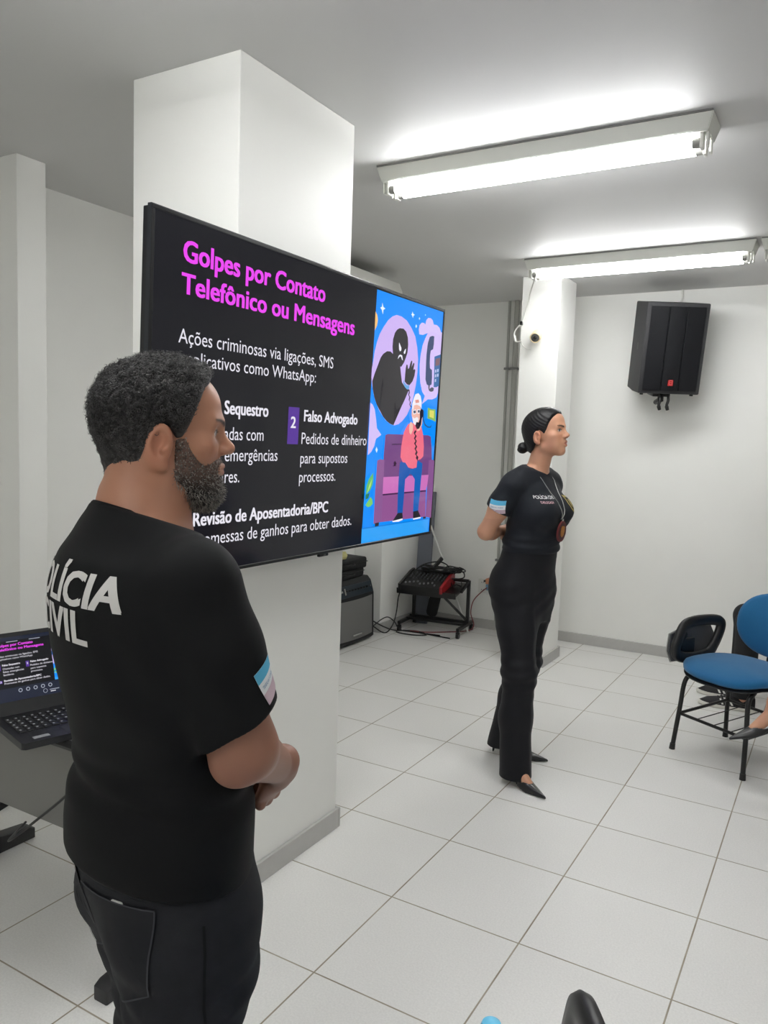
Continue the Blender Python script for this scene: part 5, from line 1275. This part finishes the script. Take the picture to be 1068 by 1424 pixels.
# pumps: pointed toe, low-cut opening, thin heel
M_pump = mat('pump_black_leather', (16, 16, 18), rough=.28, coat=.2)
def d_pump(P, x, y, fd, hz, lift=0.0):
    ux, uy = fd.x, fd.y
    Q = np.stack([(P[:, 0]-x)*uy-(P[:, 1]-y)*ux, (P[:, 0]-x)*ux+(P[:, 1]-y)*uy, P[:, 2]-lift], 1)
    yy = Q[:, 1]; zb = np.interp(yy, [-.07, -.02, .05, .10, .13, .22], [hz, hz*.97, hz*.45, .008, .002, .005])
    wd = np.interp(yy, [-.065, -.055, -.03, .03, .09, .13, .17, .20, .225], [.004, .020, .027, .029, .038, .036, .024, .012, .003]); ht = np.interp(yy, [-.065, -.03, .03, .08, .12, .16, .225], [.060, .058, .050, .044, .040, .028, .010])
    k0 = np.sqrt((Q[:, 0]/wd)**2+(np.clip(Q[:, 2]-zb, 0, None)/ht)**2); d = (k0-1)*np.minimum(wd, ht)*.8
    d = smax(d, zb-Q[:, 2], .003); d = smax(d, np.maximum(-.068-yy, yy-.226), .003)
    top = np.interp(yy, [-.065, -.04, 0, .06, .10, .125], [hz+.052, hz+.045, hz+.026, .045, .040, .06]); inn = (np.sqrt((Q[:, 0]/(wd-.0032))**2+((Q[:, 2]-zb-.004)/(ht*1.6))**2)-1)*np.minimum(wd, ht)
    op = np.maximum(np.maximum(yy-.118+1.1*np.abs(Q[:, 0])*0, Q[:, 0]**2*40-(.125-yy)), -.062-yy)
    d = smax(d, np.where(yy < .118, Q[:, 2]-top, -1), .004)
    d = smax(d, -np.maximum(inn, op), .002)
    hl = d_cone(Q, (0, -.045, hz+.01), (0, -.052, .003), .015, .0045); hl = smax(hl, -Q[:, 2], .001)
    return smin(d, hl, .008)
def pump(name, x, y, fd, hz, parent, lift=0.0, m=None):
    return surface(lambda P: d_pump(P, x, y, fd, hz, lift), (x-.26, y-.26, lift-.005), (x+.26, y+.26, lift+.14), .0036, name, m or M_pump, parent)
for q, fd in (('aR', fdR), ('aL', fdL)): pump('shoe', WL[q][0], WL[q][1], fd, .062, wom)
# hair: smooth cap pulled to a low bun
def hl_w(y): return np.interp(y, [-.12, -.085, -.05, -.03, -.02, 0, .012, .022, .035, .05, .064, .076, .1], [-.075, -.070, -.052, -.030, .02, .038, .028, .015, .040, .072, .096, .108, .116])
def wom_hair(P):
    Q = (P-V3(*hcw)) @ Mw / SW; base = smin(skull(Q), d_ell(Q, (0, -.028, -.02), (.058, .062, .075)), .03)
    st = .0007*np.sin(Q[:, 2]*420+Q[:, 1]*260+np.abs(Q[:, 0])*300)
    d = smax(base-(.0065+st)*np.clip((Q[:, 2]-hl_w(Q[:, 1]))/.022+.25, .25, 1), (hl_w(Q[:, 1])+.003*noise3(Q, 210, 64)-Q[:, 2])*.75, .003); d = smax(d, -(base+.01), .002)
    bun = d_ell(Q, (.004, -.118, -.038), (.030, .026, .027)); bun = bun-.002*np.sin(np.arctan2(Q[:, 0], Q[:, 2]+.038)*3+nrm(Q-V3(.004, -.118, -.038))*500)
    return smin(d, smin(bun, d_cone(Q, (0, -.09, -.03), (.004, -.115, -.038), .02, .018), .01), .012)*SW
M_hw = mat('hair_black', (12, 11, 13), rough=.48, spec=.35, noise=.2, nscale=90)
surface(wom_hair, (-.13, -.16, 1.44), (.13, .19, 1.74), .0028, 'hair', M_hw, wom)
# lettering, flag, emblem
wb = bvh_of(ws)
L1 = fit_text('POLÍCIA CIVIL', -.050, .050, .006, .0135, .012); L2 = fit_text('DELEGADA', -.034, .030, -.013, .009, .02)
decal('chest_lettering', [(lin((225, 225, 225)), *L1), (lin((210, 170, 175)), *L2)], (.092, .16, 1.290), (-1, .25, 0), (0, 0, 1), wb, M_decal, ws, lift=.0016, step=.00005)
midw = np.array(shRw)+(np.array(elRw)-np.array(shRw))*.42
decal('flag_patch', flag(.072, .056), (midw[0]+.06, midw[1]+.02, midw[2]-.005), (-.15, .98, -.12), (.30, .10, .95), wb, M_decal, ws, lift=.0016, step=.0003)
em = [(-.022, .036), (0, .030), (.022, .036), (.026, .0), (.016, -.026), (0, -.040), (-.016, -.026), (-.026, 0)]
decal('chest_emblem', [poly(lin((176, 160, 96)), em), poly(lin((52, 52, 40)), [(x*.78, y*.78) for x, y in em]), poly(lin((150, 136, 84)), [(x*.45, y*.5) for x, y in em])], (-.095, .17, 1.275), (-1, -.35, 0), (0, 0, 1), wb, M_decal, ws, lift=.0016, step=.0003)
# badge on a chain
M_chain = mat('chain_steel', (190, 190, 188), rough=.3, metal=.9)
def on_chest(x, z, y0=.4, lift=.005):
    h = wb.ray_cast(Vector((x, y0, z)), Vector((0, -1, 0)), .8); return (x, (h[0].y if h[0] is not None else .05)+lift, z)
pts = [(.050, -.02, 1.428), (.052, .025, 1.420)]+[on_chest(.050-.050*k/10+.002, 1.395-.185*k/10) for k in range(1, 11)]
ptsL = [(-p[0], p[1], p[2]) for p in pts[:2]]+[on_chest(-.050+.050*k/10-.002, 1.395-.185*k/10) for k in range(1, 11)]
bg = thing('police_badge', "oval brown leather badge with gold crest hanging on a chain at the woman's chest", 'badge', wom.location, wom.rotation_euler.z)
bx, by, bz_ = on_chest(0, 1.17); by = max(by, on_chest(0, 1.21)[1]-.004)
bm = B(); tube(bm, pts+[(0.003, by, 1.206)], .0019, 6); tube(bm, ptsL+[(-.003, by, 1.206)], .0019, 6); tube(bm, [(.05, -.02, 1.428), (.03, -.052, 1.438), (0, -.062, 1.44), (-.03, -.052, 1.438), (-.05, -.02, 1.428)], .0019, 6); obj('chain', bm, M_chain, bg, True)
TB = Matrix.Translation((0, by+.003, 1.152)) @ Euler((math.radians(90+6), 0, math.radians(180))).to_matrix().to_4x4()
ov = [(.032*math.cos(2*PI*k/28)*(1-.10*math.sin(2*PI*k/28)), .048*math.sin(2*PI*k/28)) for k in range(28)]
bm = B(); prism(bm, ov, -.004, .004, TB, .0015); obj('leather_holder', bm, mat('badge_leather', (96, 36, 38), rough=.45), bg)
bm = B(); prism(bm, [(x*.78, y*.80) for x, y in ov], .0041, .0052, TB); obj('rim', bm, mat('badge_dark', (58, 22, 26), rough=.4), bg)
bm = B(); prism(bm, [(-.012, .022), (-.004, .026), (0, .020), (.004, .026), (.012, .022), (.014, .0), (.010, -.018), (0, -.026), (-.010, -.018), (-.014, 0)], .0053, .008, TB, .0008); obj('crest', bm, mat('badge_gold', (186, 128, 64), rough=.35, metal=.5), bg)
bm = B(); cyl(bm, TB @ Vector((0, .045, 0)), TB @ Vector((0, .056, 0)), .004, .003, 10); obj('ring', bm, M_chain, bg)

# ------------------------------------------------------------------ two seated people at the right edge
def seated(name_lab, loc, fv, legs, shirt_rgb, trouser_rgb, hair_rgb, fem, hemL=.10, hemR=.10, feet=None):
    o = thing('person', name_lab, 'person', loc, orient(fv))
    hc = (0, .03, 1.285); M_ = np.eye(3, dtype=f32)
    TS_ = [(.55, 0, -.03, .16, .115), (.65, 0, -.03, .15, .11), (.80, 0, -.015, .155, .112), (.95, 0, -.01, .165, .11), (1.05, 0, -.012, .14, .085), (1.10, 0, -.012, .09, .065), (1.13, 0, -.01, .06, .055)]
    arms = [((sx*.165, -.01, 1.03), (sx*.20, .03, .77), (sx*.09, .19, .70)) for sx in (-1, 1)]
    def body(P):
        d = d_head(P, hc, M_, .95, fem); d = smin(d, d_cone(P, (0, -.01, 1.11), (0, .01, 1.23), .052, .05), .02)
        d = smin(d, d_loft(P, [(z, x, y, a-.014, b-.014) for z, x, y, a, b in TS_]), .02)
        for sx, (s_, e, w_) in zip((-1, 1), arms):
            d = smin(d, d_chain(P, [s_, e, w_], [.045, .038, .025], .02), .015); d = smin(d, d_hand(P, w_, (-sx*.3, .9, -.1), (0, .1, 1), -sx, .92, (.25, .3, .2), .3), .01)
        for k, L_ in enumerate(legs):
            d = smin(d, d_chain(P, L_, [.075, .052, .034], .03), .03)
            d = smin(d, feet[k][0](P), .02)
        return d
    sk = SKIN_L((190, 142, 116))
    surface(body, (-.36, -.22, -.005), (.36, .95, 1.47), .0055, 'body', M_skin_w, o, lambda P: head_color(P, hc, M_, .95, sk, SKIN_L((150, 84, 78)), SKIN_L((40, 30, 26)), fem))
    def sh(P):
        d = smin(d_loft(P, TS_, k=.01), d_cone(P, (-.13, -.01, 1.04), (.13, -.01, 1.04), .05, .05), .04)
        for s_, e, w_ in arms:
            s_ = np.array(s_); e = np.array(e); ax = (e-s_)/np.linalg.norm(e-s_); end = s_+(e-s_)*.6; d = smin(d, smax(d_chain(P, [tuple(s_), tuple(e)], [.055, .054]), (P-V3(*end)) @ V3(*ax), .005), .02)
        return smax(d-.0025*noise3(P, 35, 71), P[:, 2]-1.115, .006)
    surface(sh, (-.34, -.2, .5), (.34, .2, 1.15), .006, 'shirt', mat('seated_shirt_%d' % shirt_rgb[0], shirt_rgb, rough=.8), o)
    def tr(P):
        d = d_loft(P, [(.487, 0, -.02, .165, .135), (.54, 0, -.02, .175, .145), (.60, 0, -.025, .165, .125), (.65, 0, -.03, .155, .115)], k=.02)
        for L_, hm in zip(legs, (hemL, hemR)):
            A, K, C_ = (np.array(q) for q in L_); ax = (C_-K)/np.linalg.norm(C_-K); hem = C_-ax*hm
            l_ = d_chain(P, [tuple(A), tuple(K), tuple(C_+ax*.05)], [.082, .068, .062], .03); d = smin(d, smax(l_, (P-V3(*hem)) @ V3(*ax), .004), .03)
        return d-.003*noise3(P, 28, 72)
    surface(tr, (-.32, -.22, .02), (.34, .75, .76), .0055, 'trousers', mat('seated_trousers_%d' % trouser_rgb[2], trouser_rgb, rough=.8), o)
    def hr(P):
        Q = (P-V3(*hc))/.95; b_ = smin(skull(Q), d_ell(Q, (0, -.03, -.03 if fem else -.0), (.066, .064, .10 if fem else .06)), .03)
        return smax(b_-.010-.002*noise3(Q, 120, 73), (hairline(Q[:, 1])-(.03 if fem else 0)-Q[:, 2])*.7, .005)*.95
    surface(hr, (-.13, -.15, 1.13), (.13, .16, 1.47), .005, 'hair', mat('seated_hair_%d' % hair_rgb[0], hair_rgb, rough=.5), o)
    for f_ in feet: f_[1](o)
    return o
M_snk = mat('sneaker_black', (22, 22, 25), rough=.7); M_sole = mat('sneaker_sole', (214, 212, 204), rough=.6)
def sneaker_at(x, y):
    """black trainer with a pale sole and three white side stripes, toe along +y"""
    def skin(P): return smin(d_cone(P, (x, y-.02, .055), (x, y+.13, .032), .022, .016), d_cone(P, (x, y-.02, .06), (x, y-.02, .12), .024, .034), .02)
    def up(P):
        Q = P-V3(x, y, 0); yy = Q[:, 1]; wd = np.interp(yy, [-.085, -.06, 0, .10, .16, .195, .212, .220], [.018, .033, .036, .045, .044, .036, .024, .008]); ht = np.interp(yy, [-.085, -.05, .03, .08, .12, .18, .215], [.085, .092, .092, .078, .062, .050, .030])
        d = (np.sqrt((Q[:, 0]/wd)**2+(np.clip(Q[:, 2], 0, None)/ht)**2)-1)*np.minimum(wd, ht)*.8
        lace = .0025*np.sin(yy*330)*((yy > .045) & (yy < .12) & (np.abs(Q[:, 0]) < .018)); return smax(smax(d-lace, .014-Q[:, 2], .004), np.maximum(-.088-yy, yy-.22), .004)
    def sl(P):
        Q = P-V3(x, y, 0); yy = Q[:, 1]; wd = np.interp(yy, [-.095, -.07, 0, .10, .16, .20, .220, .230], [.014, .035, .038, .047, .046, .038, .024, .006]); return smax(smax((np.abs(Q[:, 0])-wd)*.8, np.abs(Q[:, 2]-.011-.006*np.clip((yy-.15)/.08, 0, 1))-.011, .004), np.maximum(-.094-yy, yy-.228), .004)
    def build(par):
        u_ = surface(up, (x-.07, y-.11, 0), (x+.07, y+.25, .12), .004, 'shoe', M_snk, par); s_ = surface(sl, (x-.07, y-.11, -.004), (x+.07, y+.25, .05), .004, 'sole', M_sole, u_)
        bv = bvh_of(u_)
        for sx in (-1, 1):
            st = [poly(lin((225, 224, 220)), [(sx*q[0], q[1]) for q in ((a, .028), (a+.012, .028), (a+.032, .066), (a+.021, .066))]) for a in (.028, .054, .080)]
            decal('side_stripes', st, (x+sx*.12, y, 0), (0, sx, 0), (0, 0, 1), bv, M_decal, u_, lift=.0012)
    return skin, build
def pump_at(o3, pitch, yaw_):
    """black pointed pump on a bare foot, turned and tipped about the ankle's floor point"""
    R_ = rot(0, 0, yaw_) @ rot(pitch, 0, 0); fd = Vector((0, 1))
    def skin(P):
        Q = (P-V3(*o3)) @ R_; return d_foot_skin(Q, (0, 0, .105), fd, .05)
    def build(par):
        q = pump('shoe', 0, 0, fd, .055, par); q.matrix_local = Matrix.Translation(o3) @ Matrix(R_.tolist()).to_4x4()
    return skin, build
seated('seated person in black trousers and black sneakers behind the empty blue chair', (1.64, 3.40, 0), (-1, -.06),
       [((.09, .03, .572), (.11, .43, .53), (.13, .44, .10)), ((-.09, .03, .572), (-.10, .41, .53), (-.10, .41, .10))][::-1], (40, 44, 52), (17, 17, 20), (30, 26, 24), False, -.02, -.02,
       [sneaker_at(-.10, .43), sneaker_at(.13, .46)])
dup(ch0, (1.70, 3.42, 0), math.radians(-90), 'blue chair under the seated person in sneakers, out of view at the right edge')
seated('seated person with crossed legs, only a bare foot in a black pointed pump in view', (2.17, 1.95, 0), (-.985, -.17),
       [((.09, .03, .58), (.06, .44, .66), (.06, .66, .47)), ((-.09, .03, .572), (-.09, .45, .51), (-.09, .42, .105))], (70, 74, 84), (16, 20, 34), (40, 28, 22), True, .085, .08,
       [pump_at((.06, .66, .37), math.radians(-16), math.radians(20)), pump_at((-.09, .42, .0), 0, 0)])
dup(ch0, (2.23, 1.96, 0), math.radians(-80), 'blue chair under the seated person with crossed legs, out of view at the right edge')
